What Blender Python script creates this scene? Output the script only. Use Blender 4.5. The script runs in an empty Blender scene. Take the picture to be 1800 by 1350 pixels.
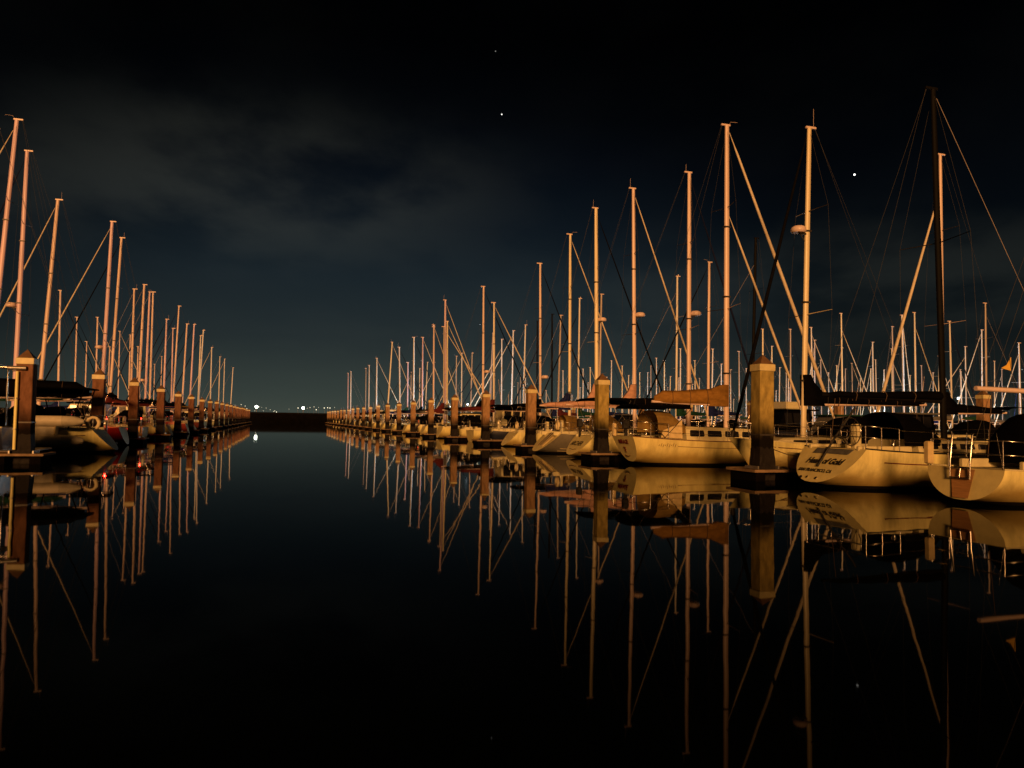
import bpy, math, random
from mathutils import Vector, Matrix
random.seed(11)
rnd = random.uniform
S = bpy.context.scene
C = S.collection

# ------------------------------------------------------------------ camera
cd = bpy.data.cameras.new('camera'); cam = bpy.data.objects.new('camera', cd); C.objects.link(cam)
cd.sensor_width = 36.0; cd.lens = 27.04; cd.clip_start = 0.1; cd.clip_end = 20000
PITCH, ROLL = math.radians(2.75), math.radians(-0.9)
Rm = Matrix.Rotation(PITCH, 3, 'X') @ Matrix.Rotation(ROLL, 3, 'Y')
ax, ay, az = Rm @ Vector((1, 0, 0)), Rm @ Vector((0, 0, 1)), -(Rm @ Vector((0, 1, 0)))
M = Matrix(((ax.x, ay.x, az.x), (ax.y, ay.y, az.y), (ax.z, ay.z, az.z))).to_4x4()
M.translation = (0, 0, 1.8)
cam.matrix_world = M
S.camera = cam

# ------------------------------------------------------------------ night sky
W = bpy.data.worlds.new('World'); S.world = W; W.use_nodes = True
nt = W.node_tree; N = nt.nodes; LK = nt.links
N.clear()
def wn(t, **k):
    n = N.new(t)
    for a, b in k.items(): setattr(n, a, b)
    return n
tc = wn('ShaderNodeTexCoord'); sx = wn('ShaderNodeSeparateXYZ'); LK.new(tc.outputs['Generated'], sx.inputs[0])
ramp = wn('ShaderNodeValToRGB'); LK.new(sx.outputs['Z'], ramp.inputs[0])
stops = [(0.0, (.050, .062, .050)), (.03, (.036, .048, .042)), (.10, (.0175, .0255, .0275)), (.177, (.0105, .0175, .0225)),
         (.245, (.0044, .0082, .0130)), (.31, (.0022, .0040, .0072)), (.37, (.0010, .0018, .0032)), (.45, (.0004, .0006, .0010)), (1.0, (.0003, .0004, .0006))]
els = ramp.color_ramp.elements
while len(els) < len(stops): els.new(0.5)
for e, (p, c) in zip(els, stops): e.position = p; e.color = (*c, 1)
# light dome of the town across the bay: stronger toward it, weaker away from it
glow = Vector((-.146, .989, 0)).normalized()
dt = wn('ShaderNodeVectorMath', operation='DOT_PRODUCT'); LK.new(tc.outputs['Generated'], dt.inputs[0]); dt.inputs[1].default_value = glow
mr = wn('ShaderNodeMapRange', interpolation_type='SMOOTHSTEP'); LK.new(dt.outputs['Value'], mr.inputs[0])
for i, v in enumerate((.83, 1.0, .32, 1.0)): mr.inputs[i + 1].default_value = v
mul = wn('ShaderNodeVectorMath', operation='SCALE'); LK.new(ramp.outputs[0], mul.inputs[0]); LK.new(mr.outputs[0], mul.inputs['Scale'])
# thin lit clouds on a flat layer
za = wn('ShaderNodeMath', operation='ADD'); LK.new(sx.outputs['Z'], za.inputs[0]); za.inputs[1].default_value = .16
cb = wn('ShaderNodeCombineXYZ'); LK.new(za.outputs[0], cb.inputs[0]); LK.new(za.outputs[0], cb.inputs[1]); LK.new(za.outputs[0], cb.inputs[2])
dv = wn('ShaderNodeVectorMath', operation='DIVIDE'); LK.new(tc.outputs['Generated'], dv.inputs[0]); LK.new(cb.outputs[0], dv.inputs[1])
mp = wn('ShaderNodeMapping'); LK.new(dv.outputs[0], mp.inputs[0]); mp.inputs['Location'].default_value = (3.05, .55, 0); mp.inputs['Scale'].default_value = (1.25, .95, 0)
nz = wn('ShaderNodeTexNoise'); LK.new(mp.outputs[0], nz.inputs[0])
nz.inputs['Scale'].default_value = 1.9; nz.inputs['Detail'].default_value = 5; nz.inputs['Roughness'].default_value = .5
cr = wn('ShaderNodeMapRange', interpolation_type='SMOOTHSTEP'); LK.new(nz.outputs[0], cr.inputs[0])
for i, v in enumerate((.34, .66, .05, 1)): cr.inputs[i + 1].default_value = v
# two broad banks of cloud and a faint veil elsewhere
bank = None
for d0, rad, amp in (((-.29, .908, .28), (.34, .34, .115), 1.45), ((.42, .885, .175), (.55, .55, .09), .6), ((-.60, .75, .24), (.3, .3, .08), .45), ((.05, .99, .10), (.5, .5, .06), .25)):
    sb = wn('ShaderNodeVectorMath', operation='SUBTRACT'); LK.new(tc.outputs['Generated'], sb.inputs[0]); sb.inputs[1].default_value = d0
    ml = wn('ShaderNodeVectorMath', operation='DIVIDE'); LK.new(sb.outputs[0], ml.inputs[0]); ml.inputs[1].default_value = rad
    le = wn('ShaderNodeVectorMath', operation='LENGTH'); LK.new(ml.outputs[0], le.inputs[0])
    me = wn('ShaderNodeMapRange', interpolation_type='SMOOTHERSTEP'); LK.new(le.outputs['Value'], me.inputs[0])
    for i, v in enumerate((0.0, 1.25, amp, 0.0)): me.inputs[i + 1].default_value = v
    if bank is None: bank = me.outputs[0]
    else:
        mx = wn('ShaderNodeMath', operation='ADD'); LK.new(bank, mx.inputs[0]); LK.new(me.outputs[0], mx.inputs[1]); bank = mx.outputs[0]
va = wn('ShaderNodeMath', operation='ADD'); LK.new(bank, va.inputs[0]); va.inputs[1].default_value = .06
cm = wn('ShaderNodeMath', operation='MULTIPLY'); LK.new(cr.outputs[0], cm.inputs[0]); LK.new(va.outputs[0], cm.inputs[1])
cc = wn('ShaderNodeVectorMath', operation='SCALE'); cc.inputs[0].default_value = (.0112, .0116, .0088); LK.new(cm.outputs[0], cc.inputs['Scale'])
ad = wn('ShaderNodeVectorMath', operation='ADD'); LK.new(mul.outputs[0], ad.inputs[0]); LK.new(cc.outputs[0], ad.inputs[1])
last = ad
for d, r, p in (((.39090605, .87364257, .28972593), .00115, 2.5), ((-.01775762, .92666219, .3754755), .0008, 1.6), ((-.02591601, .89750381, .44024456), .0006, .25), ((-.21, .80, .562), .0006, .12), ((.62, .70, .354), .0006, .15)):
    ln = wn('ShaderNodeVectorMath', operation='DISTANCE'); LK.new(tc.outputs['Generated'], ln.inputs[0]); ln.inputs[1].default_value = Vector(d).normalized()
    lt = wn('ShaderNodeMath', operation='LESS_THAN'); LK.new(ln.outputs['Value'], lt.inputs[0]); lt.inputs[1].default_value = r
    sc = wn('ShaderNodeVectorMath', operation='SCALE'); sc.inputs[0].default_value = (p, p * .98, p * .9); LK.new(lt.outputs[0], sc.inputs['Scale'])
    a2 = wn('ShaderNodeVectorMath', operation='ADD'); LK.new(last.outputs[0], a2.inputs[0]); LK.new(sc.outputs[0], a2.inputs[1]); last = a2
bgn = wn('ShaderNodeBackground'); LK.new(last.outputs[0], bgn.inputs[0]); bgn.inputs[1].default_value = 1.0
wo = wn('ShaderNodeOutputWorld'); LK.new(bgn.outputs[0], wo.inputs[0])

# ------------------------------------------------------------------ the warm light from the waterfront behind the camera
U = Vector((-.2873, .9578, 0)); V = Vector((.9578, .2873, 0))
def P(s, t, z=0.0): return U * s + V * t + Vector((0, 0, z))
sl = bpy.data.lights.new('sun', 'SUN'); sl.energy = 3.4; sl.color = (1.0, .44, .135); sl.angle = math.radians(11)
so = bpy.data.objects.new('sun', sl); C.objects.link(so)
el = math.radians(12)
Ld = Vector((-.06 * math.cos(el), -.998 * math.cos(el), math.sin(el)))
so.rotation_euler = (-Ld).to_track_quat('-Z', 'Y').to_euler(); so.location = (-5, -30, 25)
S.view_settings.view_transform = 'Standard'; S.view_settings.look = 'None'
S.view_settings.exposure = 0; S.view_settings.gamma = 1

# ------------------------------------------------------------------ materials
MAT = {}
def mat(name, col, rough=.5, metal=0.0, var=.12, scale=3.0, bump=0.0, emit=None, es=0, spec=.5, coat=0.0, stretch=(1, 1, 1)):
    m = bpy.data.materials.new(name); m.use_nodes = True
    t = m.node_tree; b = t.nodes['Principled BSDF']
    b.inputs['Roughness'].default_value = rough; b.inputs['Metallic'].default_value = metal
    if rough >= .7: spec = .12
    if rough >= .85: spec = .03
    b.inputs['Specular IOR Level'].default_value = spec; b.inputs['Coat Weight'].default_value = coat
    if emit: b.inputs['Emission Color'].default_value = (*emit, 1); b.inputs['Emission Strength'].default_value = es
    if var:
        co = t.nodes.new('ShaderNodeTexCoord'); mpp = t.nodes.new('ShaderNodeMapping'); mpp.inputs['Scale'].default_value = stretch
        nn = t.nodes.new('ShaderNodeTexNoise'); nn.inputs['Scale'].default_value = scale; nn.inputs['Detail'].default_value = 6; nn.inputs['Roughness'].default_value = .6
        t.links.new(co.outputs['Object'], mpp.inputs[0]); t.links.new(mpp.outputs[0], nn.inputs[0])
        rr = t.nodes.new('ShaderNodeValToRGB'); t.links.new(nn.outputs[0], rr.inputs[0])
        rr.color_ramp.elements[0].position = .3; rr.color_ramp.elements[1].position = .7
        rr.color_ramp.elements[0].color = (*[c * (1 - var) for c in col], 1); rr.color_ramp.elements[1].color = (*[min(1, c * (1 + var)) for c in col], 1)
        t.links.new(rr.outputs[0], b.inputs['Base Color'])
        if bump:
            bp = t.nodes.new('ShaderNodeBump'); bp.inputs['Strength'].default_value = bump; bp.inputs['Distance'].default_value = .02
            t.links.new(nn.outputs[0], bp.inputs['Height']); t.links.new(bp.outputs[0], b.inputs['Normal'])
    else:
        b.inputs['Base Color'].default_value = (*col, 1)
    MAT[name] = m
    return m
def grime_shade(name, z0, z1, col, seed=0.0, amount=1.0, nscale=2.2, wob=.35):
    """stain, on hulls also painted shade, with an uneven upper edge: everything below z0..z1 (object space) takes col"""
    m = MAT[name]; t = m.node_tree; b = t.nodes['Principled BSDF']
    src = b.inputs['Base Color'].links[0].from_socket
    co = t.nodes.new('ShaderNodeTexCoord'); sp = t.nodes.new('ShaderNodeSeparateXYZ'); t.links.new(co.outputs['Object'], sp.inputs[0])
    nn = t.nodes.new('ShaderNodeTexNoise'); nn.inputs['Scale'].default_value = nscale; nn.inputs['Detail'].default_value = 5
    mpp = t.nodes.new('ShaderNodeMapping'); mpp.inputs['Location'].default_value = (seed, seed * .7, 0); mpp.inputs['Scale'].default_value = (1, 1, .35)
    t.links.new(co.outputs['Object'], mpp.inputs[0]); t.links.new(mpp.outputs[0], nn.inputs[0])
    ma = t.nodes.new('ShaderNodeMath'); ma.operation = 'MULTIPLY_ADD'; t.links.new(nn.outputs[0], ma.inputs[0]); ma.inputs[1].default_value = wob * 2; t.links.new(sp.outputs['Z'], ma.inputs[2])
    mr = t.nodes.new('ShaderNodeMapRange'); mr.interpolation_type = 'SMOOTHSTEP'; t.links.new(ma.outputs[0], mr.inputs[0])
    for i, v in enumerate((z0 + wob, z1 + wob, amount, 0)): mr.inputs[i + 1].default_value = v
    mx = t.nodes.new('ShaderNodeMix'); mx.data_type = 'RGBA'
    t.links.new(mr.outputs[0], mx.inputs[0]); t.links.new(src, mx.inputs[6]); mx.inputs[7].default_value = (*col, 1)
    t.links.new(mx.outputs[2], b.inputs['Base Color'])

HS = (1, 1, .14)
mat('hull_white', (.78, .71, .31), .24, var=.26, scale=3.6, coat=.3, stretch=HS); grime_shade('hull_white', .25, .72, (.36, .24, .06), 0, .8, 1.1, .28)  # waterline grime plus the hull's shaded lower half put into the colour
mat('hull_cream', (.73, .64, .25), .28, var=.24, scale=3.2, coat=.3, stretch=HS); grime_shade('hull_cream', .25, .72, (.32, .21, .04), 4, .8, 1.2, .25)  # same mix of waterline grime and painted shade
mat('hull_grey', (.145, .135, .105), .3, var=.15, scale=2, coat=.3)
mat('hull_navy', (.018, .022, .04), .25, var=.2, scale=2, coat=.4)
mat('hull_red', (.20, .05, .04), .3, var=.15, scale=2, coat=.3)
mat('transom_white', (.72, .64, .29), .35, var=.14, scale=2.6, coat=.2)
mat('transom_wood', (.42, .22, .085), .4, var=.25, scale=3, stretch=(1, .6, 7))
mat('antifoul', (.014, .012, .012), .7, var=.3, scale=5)
mat('deck', (.60, .55, .32), .55, var=.12, scale=4)
mat('cabin', (.66, .61, .36), .4, var=.08, scale=3)
mat('glass', (.012, .012, .014), .08, var=0)
mat('teak', (.16, .08, .035), .6, var=.3, scale=6, stretch=(1, 6, 6))
mat('steel', (.62, .60, .57), .22, 1.0, var=.08, scale=10)
mat('wire', (.05, .048, .045), .6, .2, var=0)
mat('mast_paint', (.76, .60, .56), .38, var=.10, scale=1.4, stretch=(1, 1, .12))
mat('mast_alloy', (.62, .58, .50), .36, .15, var=.16, scale=1.8, stretch=(1, 1, .1))
mat('mast_cream', (.80, .72, .50), .36, var=.12, scale=1.6, stretch=(1, 1, .12))
mat('mast_pinklit', (.72, .54, .68), .4, var=.16, scale=1.6, stretch=(1, 1, .12))  # left row's reddish lamplight put into the mast colour
mat('mast_bronze', (.50, .34, .27), .36, .2, var=.2, scale=1.6, stretch=(1, 1, .12))
mat('mast_pale', (.72, .72, .72), .4, var=.12, scale=1.5, stretch=(1, 1, .12))
mat('mast_grey', (.40, .35, .33), .42, .1, var=.2, scale=1.6, stretch=(1, 1, .12))
mat('mast_black', (.004, .004, .0045), .7, var=.2, scale=3)
mat('fitting', (.05, .045, .04), .5, .3, var=.2, scale=8)
cov = {'tan': (.27, .145, .035), 'black': (.0022, .0022, .0028), 'navy': (.012, .018, .085), 'peach': (.52, .31, .24), 'maroon': (.085, .016, .016), 'green': (.012, .05, .032), 'grey': (.12, .12, .115)}
for k, c in cov.items(): mat('cover_' + k, c, .85, var=.28, scale=5, bump=.6, stretch=(.5, 1, 1))
mat('jib_white', (.70, .62, .48), .7, var=.14, scale=4, bump=.3)
mat('jib_black', (.005, .005, .006), .85, var=.2, scale=5)
mat('jib_navy', (.012, .016, .05), .85, var=.2, scale=5)
mat('canvas_tan', (.22, .145, .045), .85, var=.22, scale=4, bump=.5)
mat('canvas_black', (.0022, .0022, .0028), .85, var=.3, scale=5, bump=.4)
mat('concrete', (.36, .28, .09), .86, var=.48, scale=4, bump=.4, stretch=(1, 1, .45)); grime_shade('concrete', 1.3, 2.35, (.007, .006, .005), 2, 1.0, 3.0, .3)
mat('concrete_brown_dim', (.33, .205, .11), .86, var=.48, scale=4, bump=.4, stretch=(1, 1, .4)); grime_shade('concrete_brown_dim', 1.25, 2.4, (.006, .005, .004), 5, 1.0, 3.0, .3)  # browner concrete, with the lamplight's falloff along the row put into the colour
mat('concrete_redlit', (.19, .095, .058), .85, var=.45, scale=4, bump=.4, stretch=(1, 1, .4)); grime_shade('concrete_redlit', 1.1, 2.5, (.008, .006, .005), 7, 1.0, 3.0, .3)  # dim red light of the left row put into the concrete colour
mat('pile_cap', (.66, .58, .30), .45, var=.14, scale=5)
mat('pile_cone', (.16, .09, .045), .6, var=.3, scale=6)
mat('dock_wood', (.085, .06, .04), .8, var=.35, scale=5, bump=.5, stretch=(1, 6, 1))
mat('dock_fascia', (.003, .0022, .002), .9, var=.4, scale=5)
mat('rub_rail', (.22, .15, .09), .7, var=.35, scale=3)
mat('float', (.02, .02, .02), .8, var=.2)
mat('rope', (.10, .07, .05), .9, var=.2, scale=20)
mat('rubber', (.01, .01, .01), .6, var=0)
mat('ring_buoy', (.68, .58, .34), .6, var=.12, scale=6)
mat('cushion', (.62, .50, .26), .7, var=.12, scale=6)
mat('dinghy_tube', (.52, .48, .36), .55, var=.14, scale=4)
mat('dinghy_light', (.66, .60, .45), .55, var=.1, scale=4)
mat('lettering_black', (.01, .01, .012), .5, var=0)
mat('lettering_red', (.13, .012, .010), .5, var=0)
mat('lettering_brown', (.16, .08, .03), .5, var=0)
mat('pennant', (.75, .48, .09), .8, var=.1, scale=4)
mat('rock', (.003, .0025, .002), .9, var=.45, scale=.9, bump=1.0)
mat('breakwater_cap', (.006, .005, .004), .9, var=.3, scale=.6)
mat('galvanized', (.30, .29, .27), .45, .7, var=.2, scale=6)
mat('lamp_white', (.9, .9, .9), .5, var=0, emit=(.86, .95, 1.0), es=14)
mat('lamp_red', (.9, .2, .15), .5, var=0, emit=(1.0, .06, .03), es=4)
mat('shore_flood', (.9, .9, .9), .5, var=0, emit=(.92, 1.0, .82), es=16)
mat('shore_dot', (.9, .9, .9), .5, var=0, emit=(.95, 1.0, .74), es=1.5)
mat('pipe_glint', (.86, .80, .34), .3, var=.12, scale=6, stretch=(1, 1, .3))  # lamp glint on a metal pipe, put in as yellow colour
mat('flag_pole', (.4, .4, .4), .4, .6, var=0)

# ------------------------------------------------------------------ mesh helpers
class MB:
    def __init__(s): s.v = []; s.f = []; s.m = []; s.sm = []
    def add(s, v, f, mi=0, smooth=False):
        o = len(s.v); s.v += [tuple(p) for p in v]
        for q in f: s.f.append([i + o for i in q]); s.m.append(mi); s.sm.append(smooth)
    def box(s, x0, x1, y0, y1, z0, z1, mi=0, bev=0.0):
        if bev:
            b = bev
            r = lambda z, e: [(x0 + e, y0 + e + b, z), (x0 + e + b, y0 + e, z), (x1 - e - b, y0 + e, z), (x1 - e, y0 + e + b, z), (x1 - e, y1 - e - b, z), (x1 - e - b, y1 - e, z), (x0 + e + b, y1 - e, z), (x0 + e, y1 - e - b, z)]
            s.loft([r(z0, b), r(z0 + b, 0), r(z1 - b, 0), r(z1, b)], True, True, True, mi); return
        s.add([(x0, y0, z0), (x1, y0, z0), (x1, y1, z0), (x0, y1, z0), (x0, y0, z1), (x1, y0, z1), (x1, y1, z1), (x0, y1, z1)],
              [(0, 3, 2, 1), (4, 5, 6, 7), (0, 1, 5, 4), (1, 2, 6, 5), (2, 3, 7, 6), (3, 0, 4, 7)], mi)
    def loft(s, rings, closed=True, cap0=True, cap1=True, mi=0, smooth=False):
        n = len(rings[0]); v = [p for r in rings for p in r]; f = []
        for i in range(len(rings) - 1):
            for j in range(n if closed else n - 1):
                k = (j + 1) % n
                f.append((i * n + j, i * n + k, (i + 1) * n + k, (i + 1) * n + j))
        s.add(v, f, mi, smooth)
        if cap0: s.add(rings[0], [tuple(range(n - 1, -1, -1))], mi)
        if cap1: s.add(rings[-1], [tuple(range(n))], mi)
    def tube(s, pts, r, n=6, mi=0, r2=None, sx=1.0, smooth=True):
        """r: number or list per point; sx squeezes the section's second axis"""
        pts = [Vector(p) for p in pts]; rs = r if isinstance(r, (list, tuple)) else [r] * len(pts)
        if r2 is not None: rs = [r + (r2 - r) * i / (len(pts) - 1) for i in range(len(pts))]
        rings = []
        for i, p in enumerate(pts):
            d = (pts[min(i + 1, len(pts) - 1)] - pts[max(i - 1, 0)]).normalized()
            a = Vector((1, 0, 0)) if abs(d.x) < .8 else Vector((0, 1, 0))
            a = (a - d * a.dot(d)).normalized(); b = d.cross(a)
            rings.append([p + a * math.cos(q * 2 * math.pi / n) * rs[i] + b * math.sin(q * 2 * math.pi / n) * rs[i] * sx for q in range(n)])
        s.loft(rings, True, True, True, mi, smooth)
    def sphere(s, c, r, n=10, m=6, sz=1.0, mi=0):
        rings = []
        for i in range(1, m):
            a = math.pi * i / m
            rings.append([(c[0] + r * math.sin(a) * math.cos(q * 2 * math.pi / n), c[1] + r * math.sin(a) * math.sin(q * 2 * math.pi / n), c[2] - r * sz * math.cos(a)) for q in range(n)])
        s.loft(rings, True, True, True, mi, True)
    def build(s, name, mats, parent=None):
        me = bpy.data.meshes.new(name); me.from_pydata(s.v, [], s.f)
        for q in (mats if isinstance(mats, (list, tuple)) else [mats]): me.materials.append(MAT[q])
        me.polygons.foreach_set('material_index', s.m); me.polygons.foreach_set('use_smooth', s.sm); me.update()
        o = bpy.data.objects.new(name, me); C.objects.link(o)
        if parent: o.parent = parent
        return o
def tag(o, label, cat, group=None):
    o['label'] = label; o['category'] = cat
    if group: o['group'] = group
    return o
def thing(name, label, cat, loc=(0, 0, 0), rz=0.0, group=None):
    o = bpy.data.objects.new(name, None); C.objects.link(o); o.empty_display_size = .3
    o.location = loc; o.rotation_euler = (0, 0, rz)
    return tag(o, label, cat, group)
def struct(o): o['kind'] = 'structure'; return o
def copy_tree(o, parent=None):
    c = o.copy(); C.objects.link(c); c.parent = parent
    for ch in o.children: copy_tree(ch, c)
    return c
HV = math.atan2(.2873, .9578)            # heading of +V
def ordinal(i): return ['first', 'second', 'third', 'fourth', 'fifth', 'sixth', 'seventh', 'eighth', 'ninth', 'tenth', 'eleventh', 'twelfth', 'thirteenth', 'fourteenth', 'fifteenth', 'sixteenth', 'seventeenth', 'eighteenth', 'nineteenth', 'twentieth'][i] if i < 20 else 'number %d' % (i + 1)
NUM = lambda i: ordinal(i)

# ------------------------------------------------------------------ water
b = MB(); b.add([(-6000, -300, 0), (6000, -300, 0), (6000, 9000, 0), (-6000, 9000, 0)], [(0, 1, 2, 3)])
wm = bpy.data.materials.new('water'); wm.use_nodes = True; MAT['water'] = wm
t = wm.node_tree; pb = t.nodes['Principled BSDF']
pb.inputs['Base Color'].default_value = (.0010, .0018, .0018, 1); pb.inputs['Roughness'].default_value = .022; pb.inputs['IOR'].default_value = 1.06
co = t.nodes.new('ShaderNodeTexCoord'); n1 = t.nodes.new('ShaderNodeTexNoise'); n1.inputs['Scale'].default_value = .9; n1.inputs['Detail'].default_value = 2
mp1 = t.nodes.new('ShaderNodeMapping'); mp1.inputs['Scale'].default_value = (1, .55, 1); mp1.inputs['Rotation'].default_value = (0, 0, .5)
t.links.new(co.outputs['Object'], mp1.inputs[0]); t.links.new(mp1.outputs[0], n1.inputs[0])
bp = t.nodes.new('ShaderNodeBump'); bp.inputs['Strength'].default_value = 1.0; bp.inputs['Distance'].default_value = .0040
n2 = t.nodes.new('ShaderNodeTexNoise'); n2.inputs['Scale'].default_value = .045; n2.inputs['Detail'].default_value = 3; t.links.new(co.outputs['Object'], n2.inputs[0])
mrw = t.nodes.new('ShaderNodeMapRange'); t.links.new(n2.outputs[0], mrw.inputs[0])
for i, v in enumerate((.35, .65, .25, 1.0)): mrw.inputs[i + 1].default_value = v
t.links.new(mrw.outputs[0], bp.inputs['Strength'])
t.links.new(n1.outputs[0], bp.inputs['Height']); t.links.new(bp.outputs[0], pb.inputs['Normal'])
struct(b.build('water', 'water'))

# ------------------------------------------------------------------ breakwater across the channel's end, shore lamps behind it
bw = thing('breakwater', 'long low dark breakwater closing the far end of the channel', 'breakwater', P(286, 0), HV)
b = MB()
rings = []
for i in range(61):
    x = -330 + i * 13; j = [rnd(-.12, .12) for _ in range(6)]
    rings.append([(x, -4.2 + j[0], -1), (x, -1.6 + j[1], 1.6 + j[2]), (x, -1.1, 2.95), (x, 1.1, 2.95), (x, 1.6, 1.6), (x, 4.2, -1)])
b.loft(rings, False, False, False); b.build('rock_slope', 'rock', bw)
b = MB(); b.box(-330, 450, -1.05, 1.05, 2.955, 3.52); b.build('parapet', 'breakwater_cap', bw)
def shore_lamp(x, y, z, r, m, label, group):
    o = thing('shore_lamp', label, 'lamp', (x, y, -.2), 0, group)
    b = MB(); b.tube([(0, 0, 0), (0, 0, z - r)], r * .18, 5); b.build('pole', 'galvanized', o)
    b = MB(); b.sphere((0, 0, z), r, 8, 6); b.build('lamp_head', m, o)
shore_lamp(-.2708 * 1000, 1000, 1.8 + 12.69, 1.75, 'shore_flood', 'lone floodlight on the shore above the middle of the breakwater', None)
q = P(286, -8.2)
shore_lamp(q.x, q.y, 5.6, .52, 'shore_flood', 'bright floodlight on a pole at the breakwater, mirrored in the water', None)
def dot(px, py, r=.0006):
    D = rnd(1100, 1500); d = Rm @ Vector((px - 900, 1352, 675 - py)); d *= D / d.y
    shore_lamp(d.x, d.y, 1.8 + d.z, r * D, 'shore_dot', 'tiny distant lamp glimmering on the shore past the breakwater', 'lamps of the far shore')
for px, py in ((413, 712), (424, 711), (431, 713.5), (434, 718), (451, 719), (451, 715.5), (456, 715), (460, 716), (468, 717), (475, 720), (481, 723), (483, 722), (486, 724), (524, 717), (540, 717.5), (545, 716), (552, 715), (556, 720), (560, 716), (570, 717), (576, 716.5), (580, 717), (588, 716), (448, 722), (463, 722), (418, 715), (421, 716), (508, 719)):
    dot(px, py, random.choice([.0002, .00025, .0003, .0004, .0006]))

# ------------------------------------------------------------------ piles and docks
PR = [10.7, 22.0, 33.8, 44.6, 55.4, 66.1, 77.0] + [88.0 + 11.05 * i for i in range(16)]
PL = [20.6, 31.8, 43.2, 53.2, 64.7, 75.2, 85.8] + [96.8 + 11.0 * i for i in range(14)]
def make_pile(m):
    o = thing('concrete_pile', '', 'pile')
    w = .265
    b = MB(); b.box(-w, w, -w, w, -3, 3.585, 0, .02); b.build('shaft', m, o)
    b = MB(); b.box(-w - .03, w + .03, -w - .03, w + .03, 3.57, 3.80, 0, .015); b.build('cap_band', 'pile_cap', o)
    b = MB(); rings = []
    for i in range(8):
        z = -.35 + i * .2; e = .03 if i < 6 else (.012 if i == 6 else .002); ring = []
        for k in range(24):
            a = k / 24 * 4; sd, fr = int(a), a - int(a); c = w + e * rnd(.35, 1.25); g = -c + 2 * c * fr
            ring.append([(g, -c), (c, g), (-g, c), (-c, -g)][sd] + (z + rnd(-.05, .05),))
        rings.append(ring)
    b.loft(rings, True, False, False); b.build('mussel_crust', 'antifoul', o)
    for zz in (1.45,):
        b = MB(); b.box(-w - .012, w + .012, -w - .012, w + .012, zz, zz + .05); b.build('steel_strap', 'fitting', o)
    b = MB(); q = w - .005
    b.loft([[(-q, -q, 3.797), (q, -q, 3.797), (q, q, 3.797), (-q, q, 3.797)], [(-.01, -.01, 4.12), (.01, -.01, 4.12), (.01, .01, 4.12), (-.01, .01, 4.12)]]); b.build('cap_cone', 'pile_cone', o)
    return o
pile_R = make_pile('concrete'); pile_B = make_pile('concrete_brown_dim'); pile_L = make_pile('concrete_redlit'); firstp = {id(pile_R): 1, id(pile_L): 1, id(pile_B): 1}
def place_pile(proto, s, t_, label, group):
    o = proto if firstp.pop(id(proto), None) else copy_tree(proto)
    o.location = P(s, t_, rnd(-.09, .07) if s > 40 else 0); o.rotation_euler = (rnd(-.008, .008), rnd(-.008, .008), HV + rnd(-.04, .04)); o['label'] = label; o['group'] = group
    return o
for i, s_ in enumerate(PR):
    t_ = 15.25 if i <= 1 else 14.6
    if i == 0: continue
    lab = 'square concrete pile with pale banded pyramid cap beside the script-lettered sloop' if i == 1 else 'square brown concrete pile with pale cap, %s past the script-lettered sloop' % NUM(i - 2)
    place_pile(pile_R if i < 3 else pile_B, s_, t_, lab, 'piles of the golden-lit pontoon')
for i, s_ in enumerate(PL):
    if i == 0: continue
    lab = 'thick pile with a glinting pipe, beside the dark motor yacht' if i == 1 else 'red-lit concrete pile with pale cap, %s past the pile with the yellow pipe' % NUM(i - 2)
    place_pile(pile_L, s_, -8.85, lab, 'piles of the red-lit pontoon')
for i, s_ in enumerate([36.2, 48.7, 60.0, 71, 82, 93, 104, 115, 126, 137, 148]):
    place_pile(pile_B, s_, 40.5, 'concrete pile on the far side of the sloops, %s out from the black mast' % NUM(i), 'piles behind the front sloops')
def make_finger(L, w=.75):
    # local x runs from the outer end (0) to the main dock (L); the pile stands in a slot near x=.75
    o = thing('finger_dock', '', 'dock')
    for (x0, x1, y0, y1) in ((0, .40, -w, w), (.40, 1.12, -w, -.34), (.40, 1.12, .34, w)):
        b = MB(); b.box(x0, x1, y0, y1, .28, .36); b.build('end_plank', 'dock_wood', o)
    b = MB()
    n = int((L - 1.12) / .3)
    for i in range(n):
        x0 = 1.125 + i * (L - 1.12) / n; b.box(x0, x0 + (L - 1.12) / n - .012, -w, w, .28, .355 + .004 * (i % 2))
    d = b.build('deck_boards', 'dock_wood', o); d['kind'] = 'stuff'
    b = MB(); b.box(.03, .38, -w + .03, w - .03, -.25, .277); b.box(1.15, L, -w + .03, w - .03, -.25, .277); b.build('float', 'dock_fascia', o)
    for y0, y1 in ((-w - .07, -w - .002), (w + .002, w + .07)):
        b = MB(); b.box(-.002, L, y0, y1, .29, .375); b.build('rub_rail', 'rub_rail', o)
    b = MB(); b.box(-.075, -.004, -w - .07, w + .07, .29, .375); b.build('rub_rail', 'rub_rail', o)
    for xg in (.35, 1.11):
        b = MB(); b.box(xg, xg + .05, -.36, .36, .362, .46); b.build('pile_guide', 'galvanized', o)
    for yy in (-w + .12, w - .12):
        for xx in (3.2, 8.0):
            b = MB(); b.box(xx - .05, xx + .05, yy - .03, yy + .03, .355, .43); b.box(xx - .16, xx + .16, yy - .025, yy + .025, .43, .465); b.build('cleat', 'galvanized', o)
    return o
fg = make_finger(11.0); ff = [1]
def place_finger(s, t0, rz, label, group):
    o = fg if ff else copy_tree(fg)
    ff.clear(); o.location = P(s, t0); o.rotation_euler = (0, 0, rz); o['label'] = label; o['group'] = group
for i, s_ in enumerate(PR[1:]):
    place_finger(s_, (15.25 if i == 0 else 14.6) - .76, HV, 'narrow finger dock with pale rail ending at the %s' % ('pile by the script-lettered sloop' if i == 0 else 'pile %s past the script-lettered sloop' % NUM(i - 1)), 'finger docks of the golden-lit pontoon')
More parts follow.
